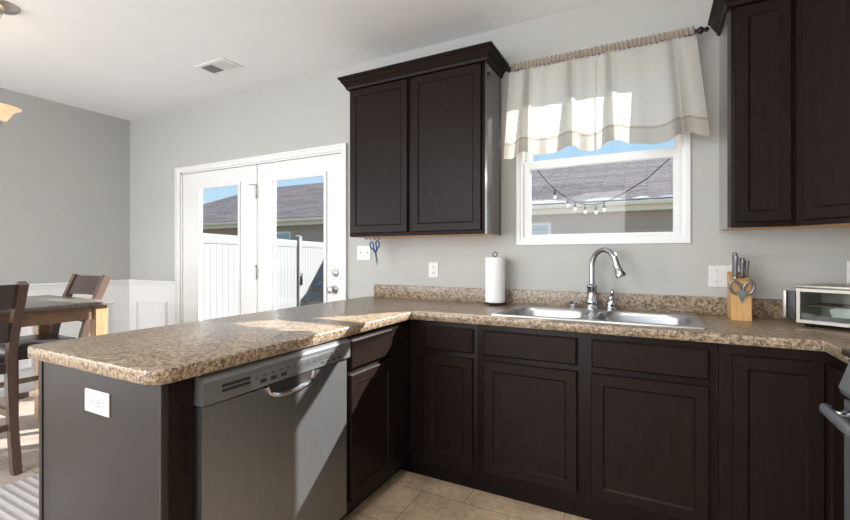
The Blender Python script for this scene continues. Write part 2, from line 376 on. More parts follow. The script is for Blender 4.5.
# ------------------------------------------------------------------ french doors
bm = BM()
for x0, x1 in ((-4.165, DX0+.006), (DX1-.006, -2.065)):
    box(bm, x0, x1, -.016, 0, 0, DZ-.0061); box(bm, x0 if x0 < -3 else x1-.014, x0+.014 if x0 < -3 else x1, -.024, -.0161, 0, 2.0619)
box(bm, -4.165, -2.065, -.016, 0, DZ-.006, 2.077); box(bm, -4.165, -2.065, -.024, -.0161, 2.062, 2.077)
box(bm, DX0, DX0+.022, 0, .14, 0, DZ); box(bm, DX1-.022, DX1, 0, .14, 0, DZ); box(bm, DX0, DX1, 0, .14, DZ-.02, DZ)
box(bm, DX0, DX1, .0, .16, -.02, .018)
struct('trim_3', bm, 'white')
def door_leaf(name, x0, x1, gx0, gx1):
    z0, z1, gz0, gz1 = .02, 2.010, .26, 1.872
    r = bpy.data.objects.new(name, None); COL.objects.link(r); r.location = ((x0+x1)/2, .03, 0); r['kind'] = 'structure'; BASE[r.name] = r.location.copy()
    y0, y1 = .006, .050
    bm = BM()
    box(bm, x0, gx0, y0, y1, z0, z1); box(bm, gx1, x1, y0, y1, z0, z1); box(bm, gx0, gx1, y0, y1, gz1, z1); box(bm, gx0, gx1, y0, y1, z0, gz0)
    part('door_panel', bm, 'white', r)
    bm = BM()   # raised glazing bead
    frame(bm, gx0-.010, gx1+.010, gz0-.010, gz1+.010, .022, -.006, .006)
    frame(bm, gx0-.006, gx1+.006, gz0-.006, gz1+.006, .026, -.001, .02)
    part('glazing_frame', bm, 'white', r)
    bm = BM(); box(bm, gx0, gx1, .024, .029, gz0, gz1); part('glass_pane', bm, 'glass', r)
    return r
d1 = door_leaf('door_1', -4.078, -3.056, -3.848, -3.268)
d2 = door_leaf('door_2', -3.046, -2.130, -2.870, -2.280)
for z in (1.773, 1.065, .30):
    bm = BM(); lathe(bm, [(.009, -.055), (.009, .055)], (-3.058, -.004, z), 10); lathe(bm, [(.005, .055), (.008, .062), (.004, .068)], (-3.058, -.004, z), 10)
    box(bm, -3.058, -3.035, .000, .007, z-.05, z+.05)
    if z > 1.5: tube(bm, [(-3.058, -.006, z+.06), (-3.09, -.03, z+.064), (-3.10, -.034, z+.060)], .004, 6)
    part('hinge', bm, 'nickel', d2)
FY = Matrix.Rotation(PI/2, 4, 'X')     # lathe axis z -> -y
def knobish(prof, x, z, y=.006):
    bm = BM(); lathe(bm, prof, segs=20, mx=Matrix.Translation((x, y, z)) @ FY); return bm
part('deadbolt', knobish([(.030, 0), (.031, .006), (.026, .012), (.016, .014), (.015, .022), (.005, .024)], -2.185, 1.083), 'nickel', d2)
part('door_knob', knobish([(.031, 0), (.032, .006), (.024, .012), (.012, .016), (.011, .034), (.024, .042), (.029, .054), (.025, .066), (.010, .071)], -2.195, .952), 'nickel', d2)

# ------------------------------------------------------------------ kitchen window (single hung)
w1 = bpy.data.objects.new('window_1', None); COL.objects.link(w1); w1.location = ((WX0+WX1)/2, .02, WZ0); w1['kind'] = 'structure'; BASE[w1.name] = w1.location.copy()
bm = BM()
frame(bm, WX0-.012, WX1+.012, WZ0-.012, WZ1+.012, .022, -.012, .0)
frame(bm, WX0, WX1, WZ0, WZ1, .030, -.004, .12)
part('window_frame', bm, 'vinyl', w1)
bm = BM()    # lower sash
rings_z0, rings_z1 = WZ0+.020, 1.800
frame(bm, WX0+.020, WX1-.020, rings_z0, rings_z1, .046, .010, .045, wt=.050, wb=.030)
frame(bm, WX0+.036, WX1-.036, rings_z0+.012, rings_z1-.016, .030, .004, .012, wt=.030, wb=.016)
part('lower_sash', bm, 'vinyl', w1)
bm = BM(); frame(bm, WX0+.024, WX1-.024, 1.765, WZ1-.02, .040, .052, .085, wt=.05, wb=.03); part('upper_sash', bm, 'vinyl', w1)
bm = BM(); box(bm, WX0+.06, WX1-.06, .026, .030, rings_z0+.025, rings_z1-.04); part('lower_glass', bm, 'glass', w1)
bm = BM(); box(bm, WX0+.06, WX1-.06, .066, .070, 1.79, WZ1-.06); part('upper_glass', bm, 'glass', w1)

# ------------------------------------------------------------------ countertop
def fillet(poly, radii, n=8):
    out = []; k = len(poly)
    for i, p in enumerate(poly):
        p = Vector(p); a = Vector(poly[i-1]); b = Vector(poly[(i+1) % k]); r = radii[i]
        if r == 0: out.append(p); continue
        u = (a-p).normalized(); v = (b-p).normalized(); ang = u.angle(v); d = r/math.tan(ang/2)
        s = p+u*d; t = p+v*d; c = p+(u+v).normalized()*(r/math.sin(ang/2))
        a0 = math.atan2(s.y-c.y, s.x-c.x); a1 = math.atan2(t.y-c.y, t.x-c.x); da = (a1-a0+PI) % (2*PI)-PI
        for j in range(n+1): q = a0+da*j/n; out.append(Vector((c.x+r*math.cos(q), c.y+r*math.sin(q))))
    return out
def inset(poly, d):
    k = len(poly); out = []
    for i in range(k):
        d0 = (poly[i]-poly[i-1]).normalized(); d1_ = (poly[(i+1) % k]-poly[i]).normalized()
        n0 = Vector((-d0.y, d0.x)); n1 = Vector((-d1_.y, d1_.x)); m = (n0+n1).normalized(); m /= max(.4, m.dot(n0)); out.append(poly[i]+m*d)
    return out
SX0, SX1, SY0, SY1 = -.732, .202, -.566, -.050
outline = fillet([(-1.880, -.001), (-1.880, -2.000), (-1.148, -2.000), (-1.148, -.635), (.549, -.635), (.549, -.830), (1.183, -.830), (1.183, -.001)],
                 [0, .03, .06, .006, .004, 0, 0, 0])
ctop = thing('countertop', (-.6, -.4, CB), 'speckled beige laminate worktop wrapping from the peninsula past the sink to the range', 'countertop')
bm = BM()
levels = [(.004, CB), (0, CB+.004), (0, CT-.004), (.0012, CT-.0012), (.004, CT)]
rs = [[bm.verts.new((p.x, p.y, z)) for p in (inset(outline, d) if d else outline)] for d, z in levels]
for a, b in zip(rs, rs[1:]):
    for i in range(len(a)): face(bm, [a[i], a[(i+1) % len(a)], b[(i+1) % len(a)], b[i]])
hx = [(SX0+.02, SY0+.02), (SX1-.02, SY0+.02), (SX1-.02, SY1-.02), (SX0+.02, SY1-.02)]
hb = [bm.verts.new((x, y, CB)) for x, y in hx]; ht = [bm.verts.new((x, y, CT)) for x, y in hx]
for i in range(4): face(bm, [hb[i], hb[(i+1) % 4], ht[(i+1) % 4], ht[i]])
for ring, hole in ((rs[0], hb), (rs[-1], ht)):
    bm.edges.ensure_lookup_table(); es = []
    for loop in (ring, hole):
        for i in range(len(loop)): es.append(bm.edges.get((loop[i], loop[(i+1) % len(loop)])) or bm.edges.new((loop[i], loop[(i+1) % len(loop)])))
    bmesh.ops.triangle_fill(bm, edges=es, use_beauty=True)
part('worktop_slab', bm, 'granite', ctop, smooth=50)
bm = BM(); box(bm, -1.812, 1.163, -.021, -.001, CT, 1.006, bev=.003); box(bm, 1.163, 1.183, -.830, -.021, CT, 1.006, bev=.003)
part('backsplash', bm, 'granite', ctop)

# ------------------------------------------------------------------ cabinets
FW = .047
def leaf(bm, x0, x1, z0, z1, mx, y=-.02, t=.019):
    rings(bm, x0, x1, z0, z1, [(0, y+t), (0, y+.004), (.004, y), (FW, y), (FW+.008, y+.007)], mx)
def slab(bm, x0, x1, z0, z1, mx, y=-.02, t=.019):
    rings(bm, x0, x1, z0, z1, [(0, y+t), (0, y+.006), (.007, y)], mx)
def mxpart(name, fn, parent, mat='cab', **k):
    bm = BM(); fn(bm); return part(name, bm, mat, parent, **k)
MB = MX(0, -.61)                      # back run: local y = 0 is the face frame
# narrow drawer base
c = thing('base_cabinet', (-.95, -.30, 0), 'narrow dark espresso base cabinet with one drawer in the inner corner beside the sink cabinet', 'cabinet')
mxpart('body', lambda b: (box(b, -1.172, -.777, -.61, -.002, .10, CB, bev=.001)), c)
mxpart('toe_kick', lambda b: box(b, -1.28, -.777, -.545, -.53, 0, .10), c)
mxpart('drawer', lambda b: slab(b, -1.075, -.797, .724, .846, MB), c)
mxpart('door', lambda b: leaf(b, -1.075, -.800, .150, .696, MB), c)
# sink base
c = thing('base_cabinet', (-.27, -.30, 0), 'wide dark espresso sink base cabinet with two doors under the window', 'cabinet')
def bodysink(b):
    for x0, x1 in ((-.775, -.757), (.216, .234)): box(b, x0, x1, -.59, -.002, .10, CB)
    box(b, -.757, .216, -.59, -.002, .10, .118); box(b, -.757, .216, -.010, -.002, .118, .70)
    box(b, -.775, .234, -.61, -.59, .10, CB, bev=.001)
mxpart('body', bodysink, c)
mxpart('toe_kick', lambda b: box(b, -.775, .234, -.545, -.53, 0, .10), c)
for x0, x1 in ((-.740, -.298), (-.237, .204)):
    mxpart('drawer_front', lambda b: slab(b, x0, x1, .724, .846, MB), c)
    mxpart('door', lambda b: leaf(b, x0, x1, .145, .696, MB), c)
# corner base with folding door
c = thing('base_cabinet', (.7, -.30, 0), 'dark espresso corner base cabinet with a folding door between the sink cabinet and the range', 'cabinet')
def corner(b):
    prism(b, [(.236, -.61), (.575, -.61), (.575, -.815), (1.18, -.815), (1.18, -.002), (.236, -.002)], 'z', .10, CB)
mxpart('body', corner, c)
mxpart('toe_kick', lambda b: (box(b, .236, .665, -.545, -.53, 0, .10), box(b, .650, .665, -.815, -.53, 0, .10)), c)
mxpart('door', lambda b: leaf(b, .279, .553, .10, .832, MB), c)
MR = Matrix.Translation((.575, -.63, 0)) @ Matrix.Rotation(-PI/2, 4, 'Z')    # faces -x, local x runs to -Y
mxpart('door', lambda b: leaf(b, .0, .178, .10, .832, MR, y=-.022), c)
# peninsula cabinet (faces +x)
MP = Matrix.Translation((-1.175, 0, 0)) @ Matrix.Rotation(PI/2, 4, 'Z')      # local x -> world Y
c = thing('base_cabinet', (-1.5, -.9, 0), 'dark espresso peninsula base cabinet with a drawer between dishwasher and inner corner', 'cabinet')
mxpart('body', lambda b: box(b, -1.84, -1.175, -1.168, -.613, .10, CB, bev=.001), c)
mxpart('toe_kick', lambda b: box(b, -1.285, -1.268, -1.168, -.53, 0, .10), c)
mxpart('drawer', lambda b: slab(b, -1.152, -.812, .722, .850, MP), c)
mxpart('door', lambda b: leaf(b, -1.152, -.800, .145, .698, MP), c)
# peninsula end and back panels
c = thing('peninsula_panel', (-1.55, -1.94, 0), 'reflection-lightened dark panelling closing the end and rear of the peninsula below the worktop', 'panel')
mxpart('end_panel', lambda b: box(b, -1.848, -1.187, -1.96, -1.940, 0, CB, bev=.0015), c, 'endpanel')
mxpart('corner_trim', lambda b: box(b, -1.876, -1.855, -1.963, -1.935, 0, CB, bev=.003), c, 'endpanel')
mxpart('corner_trim', lambda b: box(b, -1.187, -1.176, -1.964, -1.942, 0, CB, bev=.003), c, 'endpanel')
mxpart('return_panel', lambda b: box(b, -1.205, -1.178, -1.941, -1.868, 0, CB, bev=.0015), c, 'cab')
mxpart('back_panel', lambda b: box(b, -1.866, -1.845, -1.938, -.004, 0, CB), c, 'endpanel')

def upper(bm, x0, x1): pass
def crown(path, z0):
    bm = BM(); pr = [(-.004, z0), (.006, z0), (.010, z0+.012), (.010, z0+.022), (.024, z0+.036), (.030, z0+.052), (.046, z0+.066), (.046, z0+.082), (-.004, z0+.082)]
    pr2 = [(-.026, z0), (.005, z0), (.012, z0+.010), (.012, z0+.018), (.017, z0+.022), (.026, z0+.038), (.036, z0+.048), (.036, z0+.056), (.050, z0+.068), (.050, z0+.080), (-.026, z0+.080)]
    sweep2d(bm, path, pr2); return bm
ZB, ZT = 1.346, 2.345
# left upper
c = thing('upper_cabinet', (-1.35, -.13, ZB), 'two-door dark espresso wall cabinet with crown moulding left of the window', 'cabinet')
mxpart('body', lambda b: (box(b, -1.825, -.862, -.250, -.002, ZB+.012, ZT), box(b, -1.838, -.862, -.268, -.250, ZB, ZT, bev=.001), box(b, -1.838, -1.822, -.25, -.002, ZB, ZT)), c)
mxpart('side_panel', lambda b: (box(b, -.861, -.848, -.268, -.030, ZB, ZT), box(b, -.861, -.846, -.030, -.002, ZB, ZT)), c, 'cabside', label='glossy side of the cabinet facing the window')
mxpart('bottom_panel', lambda b: box(b, -1.822, -.862, -.249, -.003, ZB+.002, ZB+.0115), c, 'rawwood', label='pale raw wood underside')
ML = MX(0, -.268)
mxpart('door', lambda b: leaf(b, -1.826, -1.374, ZB+.022, ZT-.004, ML), c)
mxpart('door', lambda b: leaf(b, -1.345, -.880, ZB+.022, ZT-.004, ML), c)
part('crown_moulding', crown([(-.847, -.001), (-.847, -.29), (-1.838, -.29), (-1.838, -.001)][::-1], ZT), 'cab', c)
# right narrow upper
c = thing('upper_cabinet', (.43, -.13, ZB), 'narrow single-door dark espresso wall cabinet just right of the window', 'cabinet')
mxpart('body', lambda b: (box(b, .322, .562, -.250, -.002, ZB+.012, ZT), box(b, .322, .562, -.268, -.250, ZB, ZT, bev=.001)), c)
mxpart('side_panel', lambda b: box(b, .308, .3215, -.268, -.002, ZB, ZT), c, 'cabside', label='glossy side of the cabinet facing the window')
mxpart('bottom_panel', lambda b: box(b, .323, .561, -.249, -.003, ZB+.002, ZB+.0115), c, 'rawwood', label='pale raw wood underside')
mxpart('door', lambda b: leaf(b, .336, .536, ZB+.022, ZT-.004, ML), c)
part('crown_moulding', crown([(.308, -.001), (.308, -.29), (.562, -.29)], ZT), 'cab', c)
# diagonal corner upper
c = thing('upper_cabinet', (.88, -.3, ZB), 'dark espresso diagonal corner wall cabinet above the toaster oven', 'cabinet')
poly = [(.5635, -.003), (.5635, -.268), (.908, -.612), (1.181, -.612), (1.181, -.003)]
mxpart('body', lambda b: prism(b, poly, 'z', ZB+.012, ZT), c)
mxpart('bottom_panel', lambda b: prism(b, [(.572, -.006), (.572, -.262), (.91, -.600), (1.175, -.600), (1.175, -.006)], 'z', ZB+.002, ZB+.0115), c, 'rawwood', label='pale raw wood underside')
MD = Matrix.Translation((.5640, -.270, 0)) @ Matrix.Rotation(-PI/4, 4, 'Z')
mxpart('face_frame', lambda b: box(b, 0, .487, -.018, .0, ZB, ZT, MD), c)
mxpart('door', lambda b: leaf(b, .032, .455, ZB+.022, ZT-.004, MD, y=-.038), c)

# ------------------------------------------------------------------ dishwasher
MDW = Matrix.Translation((-1.175, -1.862, 0)) @ Matrix.Rotation(PI/2, 4, 'Z')
LW = .688
c = thing('dishwasher', (-1.45, -1.52, 0), 'stainless steel dishwasher with grey control console set in the peninsula', 'dishwasher')
mxpart('tub', lambda b: box(b, -1.80, -1.19, -1.858, -1.176, .02, .868), c, 'black')
mxpart('kick_plate', lambda b: box(b, .01, LW-.01, .045, .06, .0, .11, MDW), c, 'black')
def dwdoor(b):
    n = 10; pts = []
    for i in range(n+1):
        u = i/n; pts.append((.006+u*(LW-.012), -.016-.012*(1-(2*u-1)**2)))
    prism(b, [(.006, .03)]+pts+[(LW-.006, .03)], 'z', .115, .776, MDW)
mxpart('door', dwdoor, c, 'steel', smooth=50)
def console(b):
    prism(b, [(.02, .870), (-.006, .870), (-.026, .856), (-.031, .850), (-.031, .786), (-.027, .781), (.02, .781)], 'x', .000, LW, MDW)
cons = mxpart('control_console', console, c, 'consolesteel')
def vents(b):
    for z in (.827, .812):
        for k in range(4): box(b, .062+k*.026, .062+k*.026+.0245, -.0322, -.030, z-.0045, z+.0045, MDW)
mxpart('air_vent', vents, cons, 'markings', label='two rows of dark vent slots')
mxpart('control_strip', lambda b: box(b, .170, .665, -.0325, -.030, .786, .836, MDW, bev=.0008), cons, 'consolesteel')
def mark(nm, x0, x1, z0, z1):
    bm = BM(); box(bm, x0, x1, -.0331, -.0323, z0, z1, MDW); part(nm, bm, 'markings', cons)
for k in range(3): mark('button', .205+k*.045, .231+k*.045, .798, .810)
for k in range(4): mark('button', .50+k*.034, .518+k*.034, .797, .8035)
for k in range(14):
    xx = .185+k*.034
    if 1 <= k <= 4: mark('panel_marking', xx, xx+.016, .820, .8225)
    else: mark('panel_marking', xx, xx+.011, .815, .8175)
    mark('panel_marking', xx+.002, xx+.010, .8255, .8275)
bm = BM()
cx, wv, dv = LW/2+.005, .115, .042
pp = [(cx-wv+2*wv*i/20) for i in range(21)]
poly = [(x, .781-dv*max(0, 1-((x-cx)/wv)**4)**.5) for x in pp]
prism(bm, [(pp[0], .781)]+poly[1:-1]+[(pp[-1], .781)], 'y', -.0315, -.020, MDW)
hh = part('handle_pocket', bm, 'concealed', c, label='flat dark plate standing for the shaded handle pocket')  # flat plate; the pocket's shade is put into its dark colour
bm = BM(); tube(bm, [(x, -.030-.006*max(0, 1-((x-cx)/wv)**2), z-.002) for x, z in poly], .0095, 8, MDW); part('handle_lip', bm, 'chrome', hh, label='bright curved lip')

# ------------------------------------------------------------------ sink
c = thing('sink', ((SX0+SX1)/2, (SY0+SY1)/2, CT), 'double-bowl stainless steel drop-in sink under the window', 'sink')
def rrect(x0, x1, y0, y1, r, n=5):
    out = []
    for cx_, cy_, a in ((x1-r, y1-r, 0), (x0+r, y1-r, 90), (x0+r, y0+r, 180), (x1-r, y0+r, 270)):
        for j in range(n+1): q = math.radians(a+90*j/n); out.append((cx_+r*math.cos(q), cy_+r*math.sin(q)))
    return out
BXS = [(SX0+.034, -.285), (-.243, SX1-.034)]
BY0, BY1 = SY0+.034, SY1-.088
bm = BM()
oo = rrect(SX0, SX1, SY0, SY1, .012)
o1 = [bm.verts.new((x, y, CT+.0005)) for x, y in oo]
o2 = [bm.verts.new((x*.994+(SX0+SX1)/2*.006, y*.990+(SY0+SY1)/2*.010, CT+.008)) for x, y in oo]
for i in range(len(oo)): face(bm, [o1[i], o1[(i+1) % len(oo)], o2[(i+1) % len(oo)], o2[i]])
loops = [o2]
for k, (x0, x1) in enumerate(BXS):
    prev = None
    for j, (ins, z, r) in enumerate(((0, CT+.008, .10), (.005, CT+.003, .098), (.010, CT-.02, .094), (.022, CT-.155, .06), (.045, CT-.175, .05), (.10, CT-.182, .04))):
        ring = [bm.verts.new((x, y, z)) for x, y in rrect(x0+ins, x1-ins, BY0+ins, BY1-ins, r)]
        if prev is None: loops.append(ring)
        else:
            for i in range(len(ring)): face(bm, [prev[i], prev[(i+1) % len(ring)], ring[(i+1) % len(ring)], ring[i]])
        prev = ring
    face(bm, prev)
es = []
for loop in loops:
    for i in range(len(loop)): es.append(bm.edges.get((loop[i], loop[(i+1) % len(loop)])) or bm.edges.new((loop[i], loop[(i+1) % len(loop)])))
bmesh.ops.triangle_fill(bm, edges=es, use_beauty=True)
part('basin', bm, 'sinksteel', c, smooth=40)
for x0, x1 in BXS:
    bm = BM(); lathe(bm, [(.045, 0), (.045, .003), (.036, .004), (.030, -.001)], ((x0+x1)/2, (BY0+BY1)/2, CT-.181), 20); part('drain', bm, 'chrome', c)

DZ_ = CT+.0085; FYY = -.094
c = thing('faucet', (-.295, FYY, DZ_), 'chrome gooseneck kitchen faucet with pull-down spray head behind the sink', 'faucet')
bm = BM(); lathe(bm, [(.038, 0), (.038, .005), (.033, .009), (.031, .020), (.034, .026), (.033, .045), (.028, .062), (.025, .110), (.029, .118), (.029, .128), (.023, .134), (.019, .140)], (-.295, FYY, DZ_), 28); part('body', bm, 'chrome', c)
dirv = Vector((.86, -.51)); pts = []; R = .076; z0 = DZ_+.138
for k in range(5): pts.append((-.295, FYY, z0+k*.025))
for k in range(1, 15):
    a = PI*k/15*1.02; d = R-R*math.cos(a); pts.append((-.295+dirv.x*d, FYY+dirv.y*d, z0+.10+R*math.sin(a)*1.18))
bm = BM(); tube(bm, pts, .016, 14); part('gooseneck', bm, 'chrome', c, smooth=60)
p0 = Vector(pts[-1]); tdir = (Vector(pts[-1])-Vector(pts[-2])).normalized(); tdir = (tdir+Vector((dirv.x*.18, dirv.y*.18, 0))).normalized()
bm = BM(); tube(bm, [p0-tdir*.004, p0+tdir*.004, p0+tdir*.008, p0+tdir*.03, p0+tdir*.055, p0+tdir*.070, p0+tdir*.074], [.018, .0195, .0185, .0205, .026, .0255, .020], 18); sp = part('spray_head', bm, 'chrome', c)
bm = BM(); q = p0+tdir*.045+Vector((dirv.x*.020, dirv.y*.020, .0)); tube(bm, [q, q+Vector((dirv.x*.014, dirv.y*.014, -.012))], [.007, .005], 10); part('spray_button', bm, 'darkiron', sp)
c = thing('faucet_lever', (-.195, FYY, DZ_), 'separate chrome lever control on the sink deck right of the faucet', 'faucet handle')
bm = BM(); lathe(bm, [(.034, 0), (.034, .005), (.027, .010), (.025, .020), (.028, .027), (.027, .040), (.021, .052), (.017, .060), (.018, .064), (.015, .072)], (-.195, FYY, DZ_), 22); part('base', bm, 'chrome', c)
bm = BM(); tube(bm, [(-.195, FYY, DZ_+.064), (-.193, FYY-.002, DZ_+.080), (-.190, FYY-.004, DZ_+.100), (-.188, FYY-.005, DZ_+.114)], [.012, .013, .016, .010], 12, flat=.7); part('lever', bm, 'chrome', c)
c = thing('soap_dispenser', (-.395, FYY, DZ_), 'small chrome soap dispenser on the sink deck left of the faucet', 'soap dispenser')
bm = BM(); lathe(bm, [(.026, 0), (.026, .005), (.019, .009), (.015, .022), (.024, .026), (.025, .036), (.018, .041)], (-.395, FYY, DZ_), 18); part('body', bm, 'chrome', c)
bm = BM(); tube(bm, [(-.395, FYY, DZ_+.033), (-.365, FYY-.022, DZ_+.034), (-.357, FYY-.028, DZ_+.028)], [.008, .007, .005], 10); part('nozzle', bm, 'chrome', c)

# ------------------------------------------------------------------ paper towel
PX, PY = -.853, -.108
c = thing('paper_towel_holder', (PX, PY, CT), 'dark wire paper towel stand on the worktop left of the sink', 'paper towel holder')
bm = BM()
tube(bm, [(PX+.064*math.cos(2*PI*k/24), PY+.064*math.sin(2*PI*k/24), CT+.013) for k in range(25)], .0042, 8)
for k in range(3):
    a = 2*PI*k/3+.5; tube(bm, [(PX, PY, CT+.013), (PX+.064*math.cos(a), PY+.064*math.sin(a), CT+.013), (PX+.076*math.cos(a), PY+.076*math.sin(a), CT+.004)], .0042, 8)
part('base', bm, 'darkiron', c)
bm = BM(); tube(bm, [(PX, PY, CT+.012), (PX, PY, CT+.298)], .0045, 8)
part('post', bm, 'darkiron', c)
bm = BM(); tube(bm, [(PX-.004, PY, CT+.297), (PX-.014, PY, CT+.306), (PX-.014, PY, CT+.318), (PX, PY, CT+.328), (PX+.014, PY, CT+.318), (PX+.014, PY, CT+.306), (PX+.004, PY, CT+.297)], .0032, 8); part('loop', bm, 'darkiron', c)
bm = BM(); r0 = .019
prof = [(r0, .0), (.058, .0), (.0605, .003), (.0605, .272), (.058, .275), (r0, .275), (r0, 0)]
lathe(bm, prof, (PX, PY, CT+.0185), 36, cap=False); single('paper_towel_roll', bm, 'paper', 'white roll of paper towels standing on its dark wire stand', 'paper towels')

# ------------------------------------------------------------------ knife block
c = thing('knife_block', (.372, -.140, CT), 'light wood knife block on the worktop right of the sink', 'knife block', rotz=math.radians(1), local=True)
KW = .040
bm = BM()
prism(bm, [(-.055, 0), (.055, 0), (.068, .225), (-.036, .185)], 'x', -KW, KW); bmesh.ops.bevel(bm, geom=bm.edges[:], offset=.002, segments=2, affect='EDGES')
part('block', bm, 'bamboo', c)
bm = BM()
for k in range(7): box(bm, -.016+k*.0055, -.016+k*.0055+.0035, -.0520, -.0500, .018+(.001 if k % 2 else 0), .022)
part('small_marking', bm, 'whitemark', c)
MKB = MX(.372, -.140, math.radians(1), CT)
def add_knife(lx, ly, lz, ln, rad, lab):
    d = Vector((0, -.15, 1)).normalized()*ln; b0 = Vector((lx, ly, lz))
    k = thing('kitchen_knife', MKB @ b0, lab, 'knife', 'grey-handled knives in the wooden block', rotz=math.radians(1), local=True)
    bm = BM(); tube(bm, [(0, 0, 0), d*.06, d*.35, d*.7, d*.93, d], [rad*.8, rad, rad*.88, rad*1.05, rad*1.1, rad*.85], 10, flat=.75); part('handle', bm, 'knifesteel', k)
    bm = BM(); tube(bm, [(0, 0, -.002), d*.05], [rad*1.1, rad*1.1], 10, flat=.75); part('bolster', bm, 'chrome', k)
    return k
add_knife(-.018, -.006, .199, .108, .0150, 'grey-handled knife at the left of the wooden block, tallest and foremost')
add_knife(.010, .004, .202, .092, .0135, 'grey-handled knife in the middle of the wooden block')
add_knife(.030, .012, .206, .074, .0110, 'grey-handled knife at the right of the wooden block, shortest of the group')
add_knife(-.014, .040, .214, .106, .0140, 'grey-handled knife behind the tallest one in the wooden block')
c = thing('kitchen_scissors', MKB @ Vector((0, -.054, .130)), 'grey kitchen shears hanging on the front of the wooden knife block', 'scissors', rotz=math.radians(1), local=True)
for s in (-1, 1):
    bm = BM(); pts = []
    for k in range(17):
        a = 2*PI*k/16; px = s*(.026+.020*math.cos(a)+.005*math.sin(a)); pz = .026+.030*math.sin(a); pts.append((px, -.008-.004*math.sin(a), pz))
    tube(bm, pts, .0062, 8, cap=False); part('finger_loop', bm, 'knifesteel', c)
bm = BM(); prism(bm, [(-.020, .012), (.020, .012), (.016, -.006), (.010, -.022), (-.010, -.022), (-.016, -.006)], 'y', -.012, -.004); part('pivot', bm, 'knifesteel', c)
bm = BM(); prism(bm, [(-.009, -.018), (.009, -.018), (.003, -.05), (-.003, -.05)], 'y', .003, .0005)
lathe(bm, [(.005, 0), (.005, .003)], segs=12, mx=Matrix.Translation((0, -.012, .0)) @ FY); part('blade', bm, 'chrome', c)

# ------------------------------------------------------------------ toaster oven
c = thing('toaster_oven', (.557, -.262, CT), 'stainless toaster oven with a glass door angled in the worktop corner', 'toaster oven', rotz=math.radians(-32.7), local=True)
TW, TD, Z0, Z1 = .43, .245, .016, .178
bm = BM()
box(bm, 0, TW, .012, TD, Z0, Z0+.006); box(bm, 0, TW, .012, TD, Z1-.010, Z1, bev=.003); box(bm, 0, .006, .012, TD, Z0, Z1-.01); box(bm, TW-.08, TW, .012, TD, Z0, Z1-.01); box(bm, 0, TW, TD-.006, TD, Z0, Z1)
part('housing', bm, 'toaster', c)
bm = BM(); box(bm, .008, .30, TD-.012, TD-.007, Z0+.008, Z1-.014); box(bm, .0065, .009, .02, TD-.01, Z0+.008, Z1-.014); box(bm, .008, TW-.082, .02, TD-.01, Z0+.0065, Z0+.009); part('cavity_lining', bm, 'cavity', c)
bm = BM(); frame(bm, 0, TW-.07, Z0+.001, Z1-.014, .013, -.004, .011, wt=.013, wb=.014); dr = part('door', bm, 'toaster', c)
bm = BM(); box(bm, .013, TW-.083, .002, .006, Z0+.015, Z1-.027); part('door_glass', bm, 'ovenglass', dr)
bm = BM(); box(bm, -.030, -.001, -.010, .008, Z0+.012, Z1-.028, bev=.003); hd = part('handle_bracket', bm, 'black', dr)
bm = BM(); box(bm, -.047, -.031, -.016, .010, Z0+.018, Z1-.024, bev=.005); part('handle', bm, 'toaster', hd)
bm = BM(); box(bm, TW-.068, TW, -.004, .011, Z0, Z1-.012, bev=.002); cp = part('control_panel', bm, 'toaster', c)
for z in (.05, .095, .14):
    bm = BM(); lathe(bm, [(.014, 0), (.014, .006), (.011, .016), (.009, .017)], segs=16, mx=Matrix.Translation((TW-.034, -.004, z)) @ FY); part('knob', bm, 'black', cp)
bm = BM(); box(bm, -.004, TW-.06, -.006, .016, Z1-.013, Z1+.001, bev=.004); part('top_trim', bm, 'toaster', c)
for x, y in ((.035, .03), (TW-.035, .03), (.035, TD-.03), (TW-.035, TD-.03)):
    bm = BM(); lathe(bm, [(.015, 0), (.020, .016)], (x, y, .0), 14); part('foot', bm, 'black', c)
MT = MX(.557, -.262, math.radians(-32.7), CT)
bm = BM()
for y in [.03+.022*k for k in range(9)]: tube(bm, [(.012, y, .090), (TW-.09, y, .090)], .0015, 6)
for x in (.014, .18, TW-.092): tube(bm, [(x, .025, .0885), (x, .215, .0885)], .002, 6)
part('wire_rack', bm, 'rack', c)
bm = BM(); prism(bm, [(.10, .045), (.27, .045), (.29, .075), (.27, .086), (.11, .086), (.09, .075)], 'y', .06, .17, None)
o = single('baking_tray', bm, 'tray', 'pale grey-blue dish inside the toaster oven', 'dish')
# move the dish into the oven frame
o.matrix_world = MT @ Matrix.Translation(o.location)

# ------------------------------------------------------------------ range
c = thing('range', (.86, -1.2, 0), 'stainless steel gas range at the right end of the worktop', 'stove')
RY0, RY1 = -1.596, -.834
MG = Matrix.Translation((.572, RY1, 0)) @ Matrix.Rotation(-PI/2, 4, 'Z')   # faces -x; local x runs towards the camera
mxpart('body', lambda b: box(b, .575, 1.175, RY0, RY1, .03, .905), c, 'rangesteel')
mxpart('cooktop', lambda b: box(b, .535, 1.175, RY0, RY1, .905, .925, bev=.004), c, 'black')
mxpart('backguard', lambda b: box(b, 1.12, 1.178, RY0, RY1, .925, 1.06, bev=.004), c, 'rangesteel')
mxpart('control_panel', lambda b: prism(b, [(.014, .903), (-.012, .897), (-.043, .800), (-.036, .782), (.014, .782)], 'x', 0, .76, MG), c, 'rangesteel')
for k in range(5):
    bm = BM(); lathe(bm, [(.026, 0), (.026, .008), (.021, .012), (.019, .034), (.016, .037)], segs=18, mx=MG @ Matrix.Translation((.25+k*.11, -.031, .845)) @ Matrix.Rotation(math.radians(-16), 4, 'X') @ FY); part('knob', bm, 'black', c)
mxpart('oven_door', lambda b: box(b, .006, .754, -.032, .014, .19, .765, MG, bev=.004), c, 'rangesteel')
mxpart('oven_window', lambda b: box(b, .12, .64, -.0335, -.031, .32, .60, MG), c, 'black')
